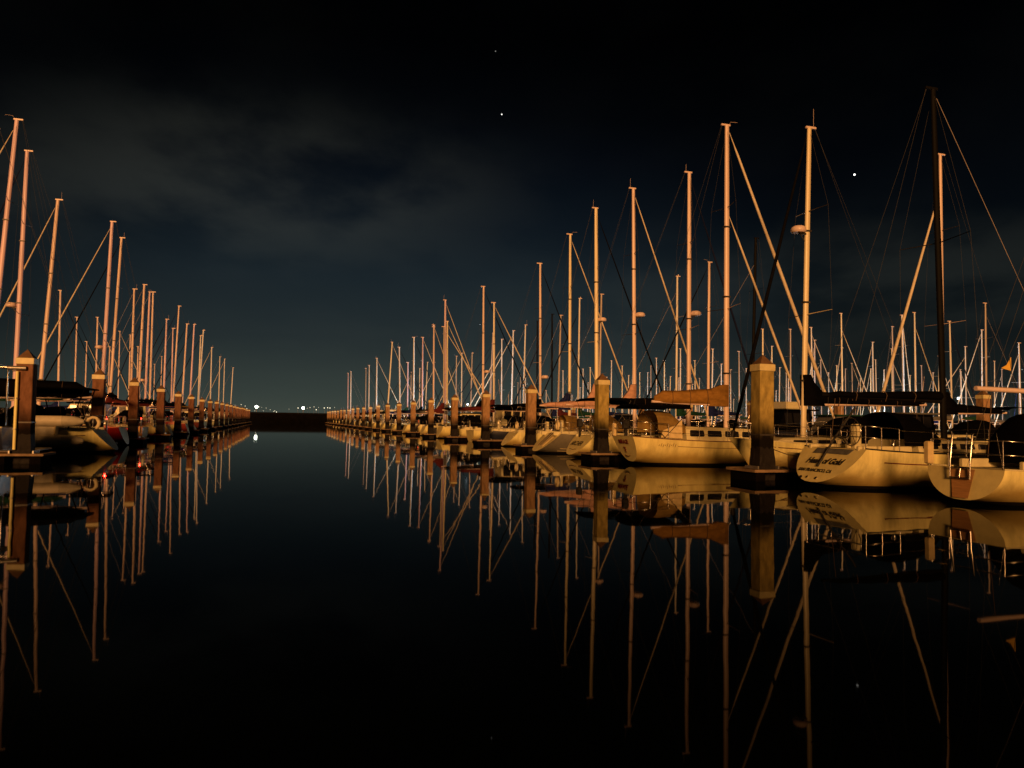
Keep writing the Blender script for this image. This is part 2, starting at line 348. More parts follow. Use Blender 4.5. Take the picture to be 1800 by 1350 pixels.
for i, s_ in enumerate(PL[1:]):
    place_finger(s_, -8.85 + .76, HV + math.pi, 'narrow finger dock ending at the %s' % ('pile with the glinting pipe' if i == 0 else 'red-lit pile %s past the one with the yellow pipe' % NUM(i - 1)), 'finger docks of the red-lit pontoon')
def main_dock(t0, t1, s0, s1, label):
    o = thing('floating_dock', label, 'dock', P(s0, (t0 + t1) / 2), HV + math.pi / 2, 'main floating docks')
    h = (t1 - t0) / 2; L = s1 - s0
    b = MB(); b.box(0, L, -h, h, .40, .52); b.build('deck', 'dock_wood', o)
    b = MB(); b.box(0, L, -h + .05, h - .05, -.25, .398); b.build('float', 'dock_fascia', o)
    for y0, y1 in ((-h - .06, -h - .003), (h + .003, h + .06)):
        b = MB(); b.box(0, L, y0, y1, .43, .53); b.build('rub_rail', 'rub_rail', o)
main_dock(26.0, 28.4, 8, 262, 'main dock behind the sloop with the script lettering')
main_dock(-22.7, -20.2, 18, 255, 'main dock behind the dark motor yacht and red-lit boats')
main_dock(75.6, 78, 40, 240, 'main dock amid the first crowd of pale background masts')
main_dock(124.8, 127.2, 80, 240, 'main dock amid the farthest crowd of pale background masts')

# ------------------------------------------------------------------ boats
def hull_shape(L, B, fs, fm, fb, sw, draft, bow, rake, zst, full=.5):
    """returns f(u,w)->(x,y,z) for the port half; u 0..1 stern to bow, w 0..1 keel to sheer"""
    def half(u):
        if u < full: return B / 2 * (sw + (1 - sw) * math.sin(math.pi / 2 * u / full))
        k = (u - full) / (1 - full); return max(.02, B / 2 * (1 - k ** 2.3))
    def sheer(u):
        return fs * (1 - u) * (1 - 2 * u) + fm * 4 * u * (1 - u) + fb * u * (2 * u - 1)
    def keel(u):
        k = -draft * math.sin(math.pi * min(1, u * .92 + .06)) ** .8
        if u < .3: q = (1 - u / .3) ** 1.6; k = k * (1 - q) + zst * q
        if u > .88: q = ((u - .88) / .12) ** 1.5; k = k * (1 - q) + (-.05) * q
        return k
    def f(u, w):
        a = w * math.pi / 2; zs, zk = sheer(u), keel(u)
        z = zk + (zs - zk) * (1 - math.cos(a)) ** .85
        y = half(u) * math.sin(a) ** (.75 if u < .7 else .75 + (u - .7) * 1.6)
        hz = max(0, z) / fs
        x = u * L + rake * hz * (1 - u) ** 3 + bow * (max(0, z) / fb) ** 1.15 * max(0, (u - .55) / .45) ** 1.8
        return (x, y, z)
    return f, half, sheer
def strip(mb, pts, nrm, w, mi=0, th=.006):
    pass
def make_hull(o, f, hullm, n=16, m=8, transom='transom_white', boot=.10, waterline=None):
    b = MB(); us = [i / n for i in range(n + 1)]; ws = [j / m for j in range(m + 1)]
    for sgn in (1, -1):
        v = []; fc = []; mi = []
        for u in us:
            lo, hi = 0., 1.
            if f(u, 0)[2] < boot:
                for _ in range(24):
                    mid = (lo + hi) / 2
                    if f(u, mid)[2] < boot: lo = mid
                    else: hi = mid
            wb = lo
            for j in range(m + 1):
                w = wb * j / 2 if j <= 2 else wb + (1 - wb) * (j - 2) / (m - 2)
                x, y, z = f(u, w); v.append((x, sgn * y, z))
        for i in range(n):
            for j in range(m):
                q = (i * (m + 1) + j, (i + 1) * (m + 1) + j, (i + 1) * (m + 1) + j + 1, i * (m + 1) + j + 1)
                zc = sum(v[k][2] for k in q) / 4
                fc.append(q if sgn < 0 else q[::-1]); mi.append(1 if j < 2 else 0)
        off = len(b.v); b.v += v
        for q, k in zip(fc, mi): b.f.append([a + off for a in q]); b.m.append(k); b.sm.append(True)
    h = b.build('hull', [hullm, 'antifoul'], o)
    b = MB(); ring = [f(0, w) for w in ws]; pts = [(p[0], p[1], p[2]) for p in ring] + [(p[0], -p[1], p[2]) for p in ring[::-1][:-1]]
    cx = sum(p[0] for p in pts) / len(pts)
    # rows across so that the transom stays a smooth sheet
    v = []; fc = []
    for p in ring: v += [(p[0], p[1], p[2]), (p[0] - .03 * min(1, p[1]), 0, p[2]), (p[0], -p[1], p[2])]
    for i in range(m):
        for k in range(2): fc.append((i * 3 + k, (i + 1) * 3 + k, (i + 1) * 3 + k + 1, i * 3 + k + 1))
    b.add(v, fc, 0, True); tr = b.build('transom', transom, o)
    return h, tr
def make_deck(o, f, sheer, m='deck', n=16, inset=.03, drop=.02):
    b = MB(); v = []; fc = []
    for i in range(n + 1):
        x, y, z = f(i / n, 1); y = max(.005, y - inset); z -= drop
        v += [(x, y, z), (x, 0, z + .04 * y), (x, -y, z)]
    for i in range(n):
        for k in range(2): fc.append((i * 3 + k, i * 3 + k + 1, (i + 1) * 3 + k + 1, (i + 1) * 3 + k))
    b.add(v, fc, 0, True); return b.build('deck', m, o)
def make_toe(o, f, m='cabin', r=.028, n=14):
    for sgn in (1, -1):
        b = MB(); b.tube([(lambda p: (p[0], sgn * max(0, p[1] - .01), p[2] + r * .5))(f(i / n, 1)) for i in range(n + 1)], r, 5); b.build('toe_rail', m, o)
def side_strip(o, f, u0, u1, zoff, h, m, name='stripe', n=10, sides=(1, -1), proud=.007):
    """a thin raised band running along the topsides at a distance below the sheer"""
    for sgn in sides:
        b = MB(); v = []; fc = []
        for i in range(n + 1):
            u = u0 + (u1 - u0) * i / n; zs = f(u, 1)[2]
            def at(z):
                lo, hi = 0., 1.
                for _ in range(22):
                    mid = (lo + hi) / 2
                    if f(u, mid)[2] < z: lo = mid
                    else: hi = mid
                return f(u, lo)
            a, c = at(zs - zoff), at(zs - zoff - h)
            for p in (a, c): v += [(p[0], sgn * (p[1] + proud), p[2])]
        for i in range(n):
            q = (i * 2, i * 2 + 1, i * 2 + 3, i * 2 + 2); fc.append(q if sgn > 0 else q[::-1])
        b.add(v, fc); b.build(name, m, o)
def make_cabin(o, x0, x1, w0, w1, z, h, nwin=3, front=.8, m='cabin', winm='glass', wh=(.35, .78), top=None):
    b = MB(); secs = []
    def sec(x, w, hh): return [(x, -w, z), (x, -w * .93, z + hh * .82), (x, -w * .78, z + hh), (x, w * .78, z + hh), (x, w * .93, z + hh * .82), (x, w, z)]
    xs = [(x0, w0, h * .96), (x0 + .05, w0, h), (x1 - front, w1 + (w0 - w1) * .15, h * .86), (x1, w1 * .85, h * .12)]
    b.loft([sec(*q) for q in xs]); cb_ = b.build('cabin', m, o)
    Lc = x1 - front - x0 - .3
    for sgn in (1, -1):
        for i in range(nwin):
            a0 = x0 + .18 + Lc * i / nwin; a1 = a0 + Lc / nwin * .82
            b = MB()
            def pt(x, k):
                q = (x - x0) / (x1 - front - x0); w = w0 + (w1 + (w0 - w1) * .15 - w0) * q; hh = h + (h * .86 - h) * q
                return (x, sgn * (w * (1 - .07 * k / .82) + .008), z + hh * k)
            c = .05
            lo, hi = wh
            v = [pt(a0 + c, lo), pt(a1 - c, lo), pt(a1, lo + c), pt(a1 - .02, hi - c), pt(a1 - c, hi), pt(a0 + c, hi), pt(a0 + .01, hi - c), pt(a0, lo + c)]
            v2 = [(p[0], p[1] - sgn * .03, p[2]) for p in v]
            b.loft([v2, v], True, True, True); b.build('window', winm, cb_)
    b = MB(); b.box(x1 - front - .75, x1 - front - .25, -.25, .25, z + h * .9, z + h * .9 + .07, 0, .015); b.build('hatch', 'glass', cb_)
    return cb_
def make_dodger(o, x0, x1, w, z, h, m='canvas_black', back=.25):
    b = MB(); rings = []
    for x, k, kw in ((x0 - back, .99, .97), (x0, 1.0, 1.0), (x0 + (x1 - x0) * .45, .93, .97), (x1 - .05, .42, .88), (x1, .05, .85)):
        rings.append([(x, w * kw * math.cos(a), z + h * k * math.sin(a) ** .55) for a in [math.pi * i / 10 for i in range(11)]])
    b.loft(rings, False, False, False, 0, False)
    d = b.build('dodger', m, o); return d
def rails(o, f, u0, u1, n, h=.62, m='steel', sides=(1, -1), inset=.07):
    for sgn in sides:
        b = MB(); top = []
        for i in range(n + 1):
            p = f(u0 + (u1 - u0) * i / n, 1); y = sgn * max(.05, p[1] - inset)
            b.tube([(p[0], y, p[2]), (p[0], y, p[2] + h)], .013, 5); top.append((p[0], y, p[2]))
        for k in (.5, 1.0): b.tube([(q[0], q[1], q[2] + h * k - .01) for q in top], .006 if k < 1 else .007, 4)
        b.build('guard_rail', m, o)
def pushpit(o, f, h=.66, depth=.14, m='steel', name='pushpit'):
    b = MB(); pts = [f(depth, 1), f(depth * .5, 1), f(.004, 1)]
    path = [(p[0], p[1] - .07, p[2]) for p in pts] + [(p[0], -p[1] + .07, p[2]) for p in pts[::-1]]
    for k in (.52, 1.0): b.tube([(q[0] + (.02 if i in (2, 3) else 0), q[1], q[2] + h * k) for i, q in enumerate(path)], .016, 5)
    for q in (path[0], path[1], path[2], path[3], path[4], path[5]): b.tube([q, (q[0], q[1], q[2] + h)], .016, 5)
    return b.build(name, m, o)
def pulpit(o, f, h=.62, m='steel'):
    b = MB(); us = (.9, .95, .995); pts = [f(u, 1) for u in us]
    path = [(p[0], max(.03, p[1] - .04), p[2]) for p in pts] + [(p[0], -max(.03, p[1] - .04), p[2]) for p in pts[::-1]]
    b.tube([(q[0] + .12, q[1] * 1.6 if i in (2, 3) else q[1], q[2] + h) for i, q in enumerate(path)], .016, 5)
    for q in (path[0], path[2], path[3], path[5]): b.tube([q, (q[0] + .12, q[1], q[2] + h)], .016, 5)
    return b.build('pulpit', m, o)
def make_mast(o, xm, zb, h, rk, m, lod, spread=2, beam=3.2, rad=(.118, .085), radar=False, stub=False):
    b = MB(); k = max(.8, min(1.15, h / 14.5)); npt = 5
    r0, ry = rad[0] * k * rnd(.86, 1.12), rad[1] / rad[0]
    pts = [(xm + rk * i / npt, 0, zb + (h - zb) * i / npt) for i in range(npt + 1)]
    b.tube(pts, [r0, r0, r0, r0 * .98, r0 * .92, r0 * .8], 8, 0, None, ry)
    ms = b.build('mast', m, o)
    b = MB(); b.box(xm + rk - .30, xm + rk + .16, -.045, .045, h - .02, h + .07, 0, .01)
    if lod < 3:
        kk = random.random()
        if kk < .35: b.tube([(xm + rk - .2, 0, h), (xm + rk - .2, 0, h + rnd(.4, .8))], .006, 4)
        elif kk < .6: b.tube([(xm + rk + .08, 0, h), (xm + rk + .2, 0, h + .2), (xm + rk + .55, 0, h + .22)], .007, 4)
        elif kk < .75: b.tube([(xm + rk - .1, 0, h + .06), (xm + rk - .1, 0, h + .2)], .05, 6)
    b.build('masthead', 'mast_paint' if m != 'mast_black' else 'mast_black', ms)
    tips = []
    for i in range(spread):
        q = (i + 1) / (spread + 1) + .06; z = zb + (h - zb) * q; x = xm + rk * q; ln = (beam * .40) * (1 - .25 * i)
        for sgn in (1, -1):
            b = MB(); b.tube([(x, sgn * .05, z), (x - .18, sgn * ln, z + .05)], .020, 5, 0, .012); b.build('spreader', 'fitting' if random.random() < .5 else m, ms)
        tips.append((x - .18, ln, z + .05))
    if lod < 2 and m != 'mast_black':
        for q in (.18, .43, .66):
            z = zb + (h - zb) * q; b = MB(); x = xm + rk * q
            b.box(x - r0 - .02, x + r0 + .015, -r0 * ry - .012, r0 * ry + .012, z, z + .07, 0, .004); b.build('mast_fitting', 'fitting', ms)
    if radar:
        z = zb + (h - zb) * radar; x = xm + rk * radar
        b = MB(); b.box(x + .08, x + .36, -.06, .06, z - .12, z - .06); b.tube([(x + .09, 0, z - .4), (x + .33, 0, z - .1)], .018, 5); b.build('radar_bracket', 'fitting', ms)
        b = MB(); b.tube([(x + .40, 0, z - .06), (x + .40, 0, z), (x + .40, 0, z + .12), (x + .40, 0, z + .19)], [.24, .30, .29, .2], 12); b.build('radar_dome', 'mast_paint', ms)
    return ms, tips
def wire(o, name, pts, r=.0075, m='wire'):
    b = MB(); b.tube(pts, r, 4); return b.build(name, m, o)
def cover_on_boom(o, x0, x1, z, hm, ha, m, collar=0.0, xm=None, wid=.17, name='sail_cover'):
    """x0 at the mast end, x1 at the aft end"""
    b = MB(); rings = []; n = 9
    for i in range(n):
        k = i / (n - 1); x = x0 + (x1 - x0) * k; hh = hm + (ha - hm) * k ** .7 + (rnd(-.025, .03) if 0 < i < n - 1 else 0); w = wid * (1 - .45 * k) * rnd(.9, 1.08); dz = rnd(-.02, .02)
        if i == n - 1: hh *= .55; w *= .5
        rings.append([(x, -w * .5, z - .03), (x, -w, z + hh * .3 + dz), (x, -w * .75, z + hh * .72), (x, 0, z + hh), (x, w * .75, z + hh * .72), (x, w, z + hh * .3 - dz), (x, w * .5, z - .03)])
    b.loft(rings, True, True, True, 0, True)
    if collar:
        s = 1 if x1 < x0 else -1
        b.loft([[(x0 + s * .17 - s * (.17 + q) * 0, -.17, zz), (x0 + s * .2, 0, zz), (x0 + s * .17, .17, zz), (x0 - s * q, .13, zz), (x0 - s * q - .0, -.13, zz)] for zz, q in ((z - .12, .75), (z + hm * .9, .62), (z + hm + collar * .45, .28), (z + hm + collar, .12))], True, True, True, 0, True)
    return b.build(name, m, o)
def label_text(o, txt, size, m, loc, right, up, shear=0.0, bold=0.0, name='lettering', space=1.0):
    cu = bpy.data.curves.new(name, 'FONT'); cu.body = txt; cu.size = size; cu.shear = shear; cu.offset = bold; cu.space_character = space; cu.align_x = 'CENTER'; cu.resolution_u = 3; cu.extrude = .003
    to = bpy.data.objects.new(name + '_curve', cu); C.objects.link(to); bpy.context.view_layer.update()
    me = bpy.data.meshes.new_from_object(to.evaluated_get(bpy.context.evaluated_depsgraph_get())); bpy.data.objects.remove(to)
    r, u_ = Vector(right).normalized(), Vector(up).normalized(); n_ = r.cross(u_)
    T = Matrix(((r.x, u_.x, n_.x, loc[0]), (r.y, u_.y, n_.y, loc[1]), (r.z, u_.z, n_.z, loc[2]), (0, 0, 0, 1)))
    me.transform(T); me.materials.clear(); me.materials.append(MAT[m])
    q = bpy.data.objects.new(name, me); C.objects.link(q); q.parent = o; return q

def sloop(s, t_mast, h, rk, side=1, stern_t=None, bow_out=False, L=None, B=3.3, hull='hull_white', mastm='mast_paint', cover='navy', collar=.5, jib='white', jib_frac=.97,
          dodger='canvas_black', lod=1, radar=False, label='', group=None, fs=1.12, fm=1.0, fb=1.42, rake=.55, sw=.72, zst=.05, bow=1.15, dodge=True, nwin=3,
          boom=4.3, boom_z=2.55, boomm='mast_paint', inner=False, transom='transom_white', toe='cabin', cabin_h=.5, bimini=False, name='sailboat', hm=.55, ha=.22, cov_gap=.12, stripe=None, backstay=True, wheel=True, jibr=.075, cab_aft=2.0, dodge_shift=0.0):
    if jibr == .075: jibr = .056 if lod else .07
    """side 1: berth opens toward -V (hull runs along +V); side -1: mirrored"""
    d = V * side                                          # from the berth's open end to the dock
    L = L or (8.6 + (h - 12) * .35)
    out_t = stern_t if stern_t is not None else (t_mast - side * (5.2 if not bow_out else 3.6))
    if not bow_out:
        org = P(s, out_t); rz = HV + (0 if side > 0 else math.pi); xm = abs(t_mast - out_t); rakex = rk * side
    else:
        org = P(s, out_t) + d * (L + bow * .6); rz = HV + (math.pi if side > 0 else 0); xm = L + bow * .6 - abs(t_mast - out_t); rakex = -rk * side
    o = thing(name, label, 'sailboat', org, rz, group)
    f, half, sheer = hull_shape(L, B, fs, fm, fb, sw, .45, bow, rake, zst)
    seg = {0: (26, 12), 1: (16, 8), 2: (10, 6), 3: (8, 5)}[lod]
    make_hull(o, f, hull, seg[0], seg[1], transom)
    make_deck(o, f, sheer, 'deck', seg[0])
    xc0, xc1 = xm - cab_aft, xm + 2.1
    zc = sheer(.45) - .02
    make_cabin(o, xc0, xc1, B * .31, B * .22, zc, cabin_h, nwin if lod < 3 else 1)
    zb = zc + cabin_h * .8
    ms, tips = make_mast(o, xm, zb, h, rakex, mastm, lod, 2 if h > 12.5 else 1, B, radar=radar)
    rd = .0055 if lod < 2 else .006
    # standing rigging
    head = (xm + rakex, 0, h - .03)
    hu = max(.3, min(.95, xm / L))
    for sgn in (1, -1):
        pts = [head] + [(a[0], sgn * a[1], a[2]) for a in tips[::-1]] + [(xm - .12, sgn * (half(hu) - .12), sheer(hu))]
        wire(o, 'shroud', pts, rd)
    if backstay: wire(o, 'backstay', [(xm + rakex - .28, 0, h), (f(0, 1)[0] + .08, 0, f(0, 1)[2] + .02)], rd)
    bowp = f(1, 1); tip = (bowp[0] - .12, 0, bowp[2] + .05)
    jh = Vector((xm + rakex * jib_frac + .13, 0, zb + (h - zb) * jib_frac - .1))
    if jib == 'wire': wire(o, 'forestay', [jh, tip], .011, 'mast_grey')
    else:
        b = MB(); T = Vector(tip); D_ = jh - T
        b.tube([T + D_ * q for q in (.015, .05, .10, .3, .6, .93, .965, 1.0)], [.05, .05, jibr, jibr, jibr * .9, jibr * .6, .02, .015], 7, 0); b.build('furled_jib', 'jib_' + jib, o)
        b = MB(); b.tube([T, T + D_ * .02], .09, 8); b.build('furling_drum', 'fitting', o)
    if inner:
        b = MB(); a = Vector((xm + rakex * .66 + .12, 0, zb + (h - zb) * .70)); T = Vector((xm + (tip[0] - xm) * .74, 0, sheer(.9) + .05)); D_ = a - T
        b.tube([T + D_ * q for q in (.02, .08, .5, .9, .95, 1.0)], [.04, .06, .06, .045, .02, .015], 7); b.build('furled_staysail', 'jib_white', o)
    # boom and sail
    if boom:
        bl = min(boom, xm - .5)
        b = MB(); b.tube([(xm - .12, 0, boom_z), (xm - bl, 0, boom_z + .10)], .075, 7, 0, .06); bo = b.build('boom', boomm, o)
        if cover:
            cv_ = cover_on_boom(o, xm - .16, xm - bl + cov_gap, boom_z + .07, hm, ha, 'cover_' + cover, collar)
            if lod < 2:
                x0_, x1_ = xm - .16, xm - bl + cov_gap
                for q in (.25, .5, .75):
                    hh = hm + (ha - hm) * q ** .7; w = .17 * (1 - .45 * q); xx = x0_ + (x1_ - x0_) * q; z_ = boom_z + .07
                    b = MB(); b.tube([(xx, -w * .6, z_ - .12), (xx, -w * 1.12, z_ + hh * .3), (xx, -w * .85, z_ + hh * .75), (xx, 0, z_ + hh + .015), (xx, w * .85, z_ + hh * .75), (xx, w * 1.12, z_ + hh * .3), (xx, w * .6, z_ - .12)], .014, 4); b.build('sail_tie', 'rope', cv_)
        if lod < 2: wire(o, 'mainsheet', [(xm - bl + .5, 0, boom_z), (xm - bl + .35, 0, zc + .3)], .012, 'rope')
        if lod < 2: wire(o, 'topping_lift', [(xm - bl + .05, 0, boom_z + .12), (xm + rakex - .25, 0, h)], .006)
    if dodge and lod < 3: make_dodger(o, xc0 - .25 + dodge_shift, xc0 + 1.0 + dodge_shift, B * .31, zc + cabin_h * .55, 1.0, dodger)
    if bimini:
        b = MB(); z = zc + 1.95; rings = []
        for x in (.9, 1.6, 2.4, 3.1): rings.append([(x, B * .36 * math.cos(a), z + .16 * math.sin(a) - (.06 if x in (.9, 3.1) else 0)) for a in [math.pi * i / 8 for i in range(9)]])
        b.loft(rings, False, False, False, 0, True); b.build('bimini', dodger, o)
        b = MB()
        for x0, x1 in ((1.0, 1.8), (3.0, 1.8)):
            for sgn in (1, -1): b.tube([(x0, sgn * B * .36, z), (x1, sgn * B * .38, zc + .1)], .014, 5)
        b.build('bimini_frame', 'steel', o)
    if lod < 3:
        make_toe(o, f, toe, .026, 12)
    if lod < 2:
        rails(o, f, .14, .9, 5 if lod else 6); pushpit(o, f); pulpit(o, f)
        b = MB()
        for sgn in (1, -1):
            rings = []
            b.box(.9, xc0 - .28, sgn * B * .30 - .06, sgn * B * .30 + .06, zc, zc + .22, 0, .02)
        b.build('cockpit_coaming', 'cabin', o)
        for sgn in (1, -1):
            b = MB(); b.tube([(xc0 - .9, sgn * B * .30, zc + .22), (xc0 - .9, sgn * B * .30, zc + .30), (xc0 - .9, sgn * B * .30, zc + .40)], [.09, .065, .085], 8); b.build('winch', 'steel', o)
        if wheel:
            b = MB(); b.tube([(1.55, .42 * math.cos(a), zc + .62 + .42 * math.sin(a)) for a in [2 * math.pi * i / 16 for i in range(17)]], .018, 5)
            for k in range(3): a = math.pi * k / 3; b.tube([(1.55, .42 * math.cos(a), zc + .62 + .42 * math.sin(a)), (1.55, -.42 * math.cos(a), zc + .62 - .42 * math.sin(a))], .01, 4)
            b.build('wheel', 'steel', o)
            b = MB(); b.box(1.62, 1.86, -.11, .11, zc, zc + .85, 0, .03); b.build('pedestal', 'cabin', o)
    elif lod == 2:
        pushpit(o, f)
    if lod in (1, 2):
        p0 = f(.01, 1); kk = random.random(); sd_ = random.choice((1, -1)) * half(0) * .8
        if kk < .3:
            b = MB(); b.tube([(p0[0] - .02, sd_ * .6 + .2 * math.cos(a), p0[2] + .45 + .22 * math.sin(a)) for a in [math.radians(-62 + 304 * i / 10) for i in range(11)]], .075, 6); b.build('horseshoe_buoy', 'ring_buoy', o)
        elif kk < .55:
            b = MB(); b.box(p0[0] - .3, p0[0] - .02, sd_ * .5 - .13, sd_ * .5 + .13, p0[2] + .42, p0[2] + .85, 0, .05); b.box(p0[0] - .2, p0[0] - .1, sd_ * .5 - .06, sd_ * .5 + .06, p0[2] - .1, p0[2] + .43, 0, .02); b.build('outboard_motor', random.choice(['rubber', 'rubber', 'cushion']), o)
        elif kk < .75:
            b = MB(); b.box(p0[0] + .05, p0[0] + .35, sd_ * .5 - .25, sd_ * .5 + .25, p0[2] + .3, p0[2] + .62, 0, .05); b.build('rail_bag', random.choice(['cover_navy', 'canvas_black', 'cushion', 'canvas_tan']), o)
        if random.random() < .5:
            b = MB(); b.tube([(p0[0] + .02, -sd_, p0[2]), (p0[0] - .25, -sd_, p0[2] + 1.5)], .014, 4); b.build('flagstaff', 'steel', o)
        for q in (.25, .5):
            if random.random() < .6:
                pp = f(q, 1)
                for sgn in (-1,) if side > 0 else (1,):
                    b = MB(); yy = sgn * (pp[1] + .11); b.tube([(pp[0], yy, pp[2] - .75), (pp[0], yy, pp[2] - .68), (pp[0], yy, pp[2] - .2), (pp[0], yy, pp[2] - .13)], [.05, .1, .1, .05], 8); b.build('fender', random.choice(['cushion', 'hull_navy', 'cabin']), o)
        if lod == 2 and random.random() < .5:
            b = MB(); rings = []; zz = sheer(.2) + rnd(1.0, 1.35)
            for x in (.8, 1.5, 2.4): rings.append([(x, B * .34 * math.cos(a), zz + .6 + .15 * math.sin(a)) for a in [math.pi * i / 6 for i in range(7)]])
            b.loft(rings, False, False, False, 0, True); b.build('bimini', random.choice(['canvas_black', 'cover_navy', 'canvas_tan', 'canvas_black']), o)
            b = MB()
            for x0 in (.9, 2.3):
                for sgn in (1, -1): b.tube([(x0, sgn * B * .34, zz + .6), (1.6, sgn * B * .36, sheer(.2))], .014, 4)
            b.build('bimini_frame', 'steel', o)
    if stripe:
        side_strip(o, f, .06, .93, .20, .035, stripe, n=12)
    o['_f'] = 0; del o['_f']
    return o, f, half, sheer, xm, L
def motorboat(s, out_t, side=1, L=8.5, B=3.0, hull='hull_white', label='', group=None, lod=1, fly=False, canvas=None, top=2.9, fs=.95, bodym='cabin', transom='transom_white'):
    o = thing('motorboat', label, 'motorboat', P(s, out_t), HV + (0 if side > 0 else math.pi), group)
    f, half, sheer = hull_shape(L, B, fs, max(1.0, fs), max(1.5, fs + .35), .92, .3, 1.0, -.05, -.1, .6)
    n = (18, 8) if lod < 2 else (9, 5)
    make_hull(o, f, hull, n[0], n[1], transom); make_deck(o, f, sheer, 'deck', n[0])
    z = sheer(.4) - .02; hh = top - z - .1
    make_cabin(o, 2.2, L * .78, B * .40, B * .30, z, .62, 3 if lod < 2 else 1, 1.2, bodym)
    b = MB(); x0, x1 = 2.4, L * .56; w = B * .37
    def sec(x, w, z0, z1): return [(x, -w, z0), (x, -w * .88, z1), (x, w * .88, z1), (x, w, z0)]
    # pilothouse with real window bands
    b.loft([[(x0, -w, z + .6), (x0, w, z + .6), (x0 + .1, w * .9, top - .1), (x0 + .1, -w * .9, top - .1)], [(x1 + .5, -w * .92, z + .6), (x1 + .5, w * .92, z + .6), (x1 - .1, w * .84, top - .1), (x1 - .1, -w * .84, top - .1)]]); ph = b.build('pilothouse', bodym, o)
    for sgn in (1, -1):
        for i in range(3):
            a0 = x0 + .2 + (x1 - x0 - .2) * i / 3; a1 = a0 + (x1 - x0 - .3) / 3 * .85
            def pt(x, k): q = .97 - .06 * (x - x0) / (x1 - x0); return (x + (.08 if k > .5 else 0), sgn * (w * (q - .09 * k) + .03), z + .6 + (top - .1 - z - .6) * k)
            v = [pt(a0, .22), pt(a1, .22), pt(a1, .86), pt(a0, .86)]; v2 = [(p[0], p[1] - sgn * .05, p[2]) for p in v]
            b = MB(); b.loft([v2, v]); b.build('window', 'glass', ph)
    b = MB(); b.box(x0 - .55, x1 + .15, -w - .05, w + .05, top - .095, top, 0, .03); b.build('roof', canvas or 'cabin', o)
    if fly:
        b = MB(); b.box(x0 + .2, x1 - .3, -w * .8, w * .8, top + .002, top + .55, 0, .06); b.build('flybridge', 'cabin', o)
    if lod < 2:
        rails(o, f, .45, .93, 4); pulpit(o, f); make_toe(o, f, 'cabin', .03, 12)
    b = MB(); b.tube([(x0 + .4, .4, top), (x0 + .1, .4, top + 2.2)], .012, 4); b.tube([(x0 + .8, -.4, top), (x0 + .8, -.4, top + .9)], .02, 4); b.build('antenna', 'mast_paint', o)
    return o, f, half, sheer

COLN = {'hull_white': 'white', 'hull_cream': 'cream', 'hull_grey': 'dark grey', 'hull_navy': 'navy', 'hull_red': 'dark red'}
GR = 'boats berthed along the golden-lit pontoon'; GL = 'boats berthed along the red-lit pontoon'

# ---- Right pontoon, hero boats
# the sloop with the script lettering
o, f, half, sheer, xm, L = sloop(19.1, 19.8, 12.5, -.29, 1, 14.75, L=10.2, B=3.4, hull='hull_white', mastm='mast_black', cover='black', collar=0, jib='wire', jib_frac=.985, lod=0, boomm='mast_black', boom=4.9, boom_z=2.62,
    label='white sloop with black script lettering on its raked transom and a black mast', group=GR, fs=1.16, fm=1.05, fb=1.36, rake=.95, sw=.78, zst=.16, hm=.24, ha=.13, dodger='canvas_black', toe='rubber', bow=1.2, nwin=4, cabin_h=.42)
up = Vector((.95, 0, 1.0)); k = lambda z: .95 * z / 1.16
def trans_pt(z, y, rk=.95, fs=1.16, off=.045): return (rk * z / fs - off, y, z)
label_text(o, 'Heart of Gold', .285, 'lettering_black', trans_pt(.70, -.02), (0, -1, 0), (.95 / 1.16, 0, 1), .38, .010, space=.93)
label_text(o, 'SAN FRANCISCO, CA', .15, 'lettering_black', trans_pt(.46, .12), (0, -1, 0), (.95 / 1.16, 0, 1), .2, .004, space=1.0)
for y, z, r, m, nm in ((.52, .27, .05, 'lettering_black', 'exhaust_outlet'), (.24, .29, .035, 'steel', 'through_hull'), (-.16, .28, .042, 'steel', 'through_hull')):
    b = MB(); c = Vector(trans_pt(z, y, off=.03)); nrm = Vector((-1, 0, .82)).normalized(); b.tube([c, c + nrm * .025], r, 10); b.build(nm, m, o)
# stern well opening of that sloop: dark recess panel with sill
b = MB(); v = [trans_pt(.99, .70, off=.05), trans_pt(.99, -.78, off=.05), trans_pt(1.14, -.90, off=.05), trans_pt(1.14, .64, off=.05)]; b.loft([[(p[0] + .05, p[1], p[2]) for p in v], v]); b.build('stern_locker', 'cover_grey', o)
b = MB(); b.tube([trans_pt(.62, .06, off=.09), (1.1, .1, 1.5), (1.75, .05, 2.35)], .035, 6); b.build('backstay_tackle', 'rubber', o)
side_strip(o, f, .10, .9, .30, .03, 'lettering_red', n=14, sides=(-1,))
# boom-end of near boat and dark dome
# ---- the boat with the ladder on its rounded transom
o, f, half, sheer, xm, L = sloop(14.5, 21.4, 13.4, -.1, 1, 15.5, L=9.6, B=2.75, hull='hull_white', mastm='mast_paint', cover='black', collar=.5, jib='white', lod=0, boom=5.9, boom_z=2.66,
    label='pale sloop with a folded steel ladder on its wide rounded transom', group=GR, fs=.86, fm=.86, fb=1.3, rake=.12, sw=.78, zst=.10, dodge=False, hm=.6, ha=.42, cov_gap=2.2, wheel=False, bow=1.0, transom='transom_white', backstay=True)
LX = lambda z, off=.03: .12 * z / .86 - off
b = MB(); v = []; fc = []
for i in range(7):
    z = .15 + (.83 - .15) * i / 6; hw = .22 + .12 * i / 6
    v += [(LX(z, .043), hw, z), (LX(z, .043), -hw, z)]
for i in range(6): fc.append((i * 2, i * 2 + 1, i * 2 + 3, i * 2 + 2))
b.add(v, fc); b.build('wooden_panel', 'transom_wood', o)
b = MB()
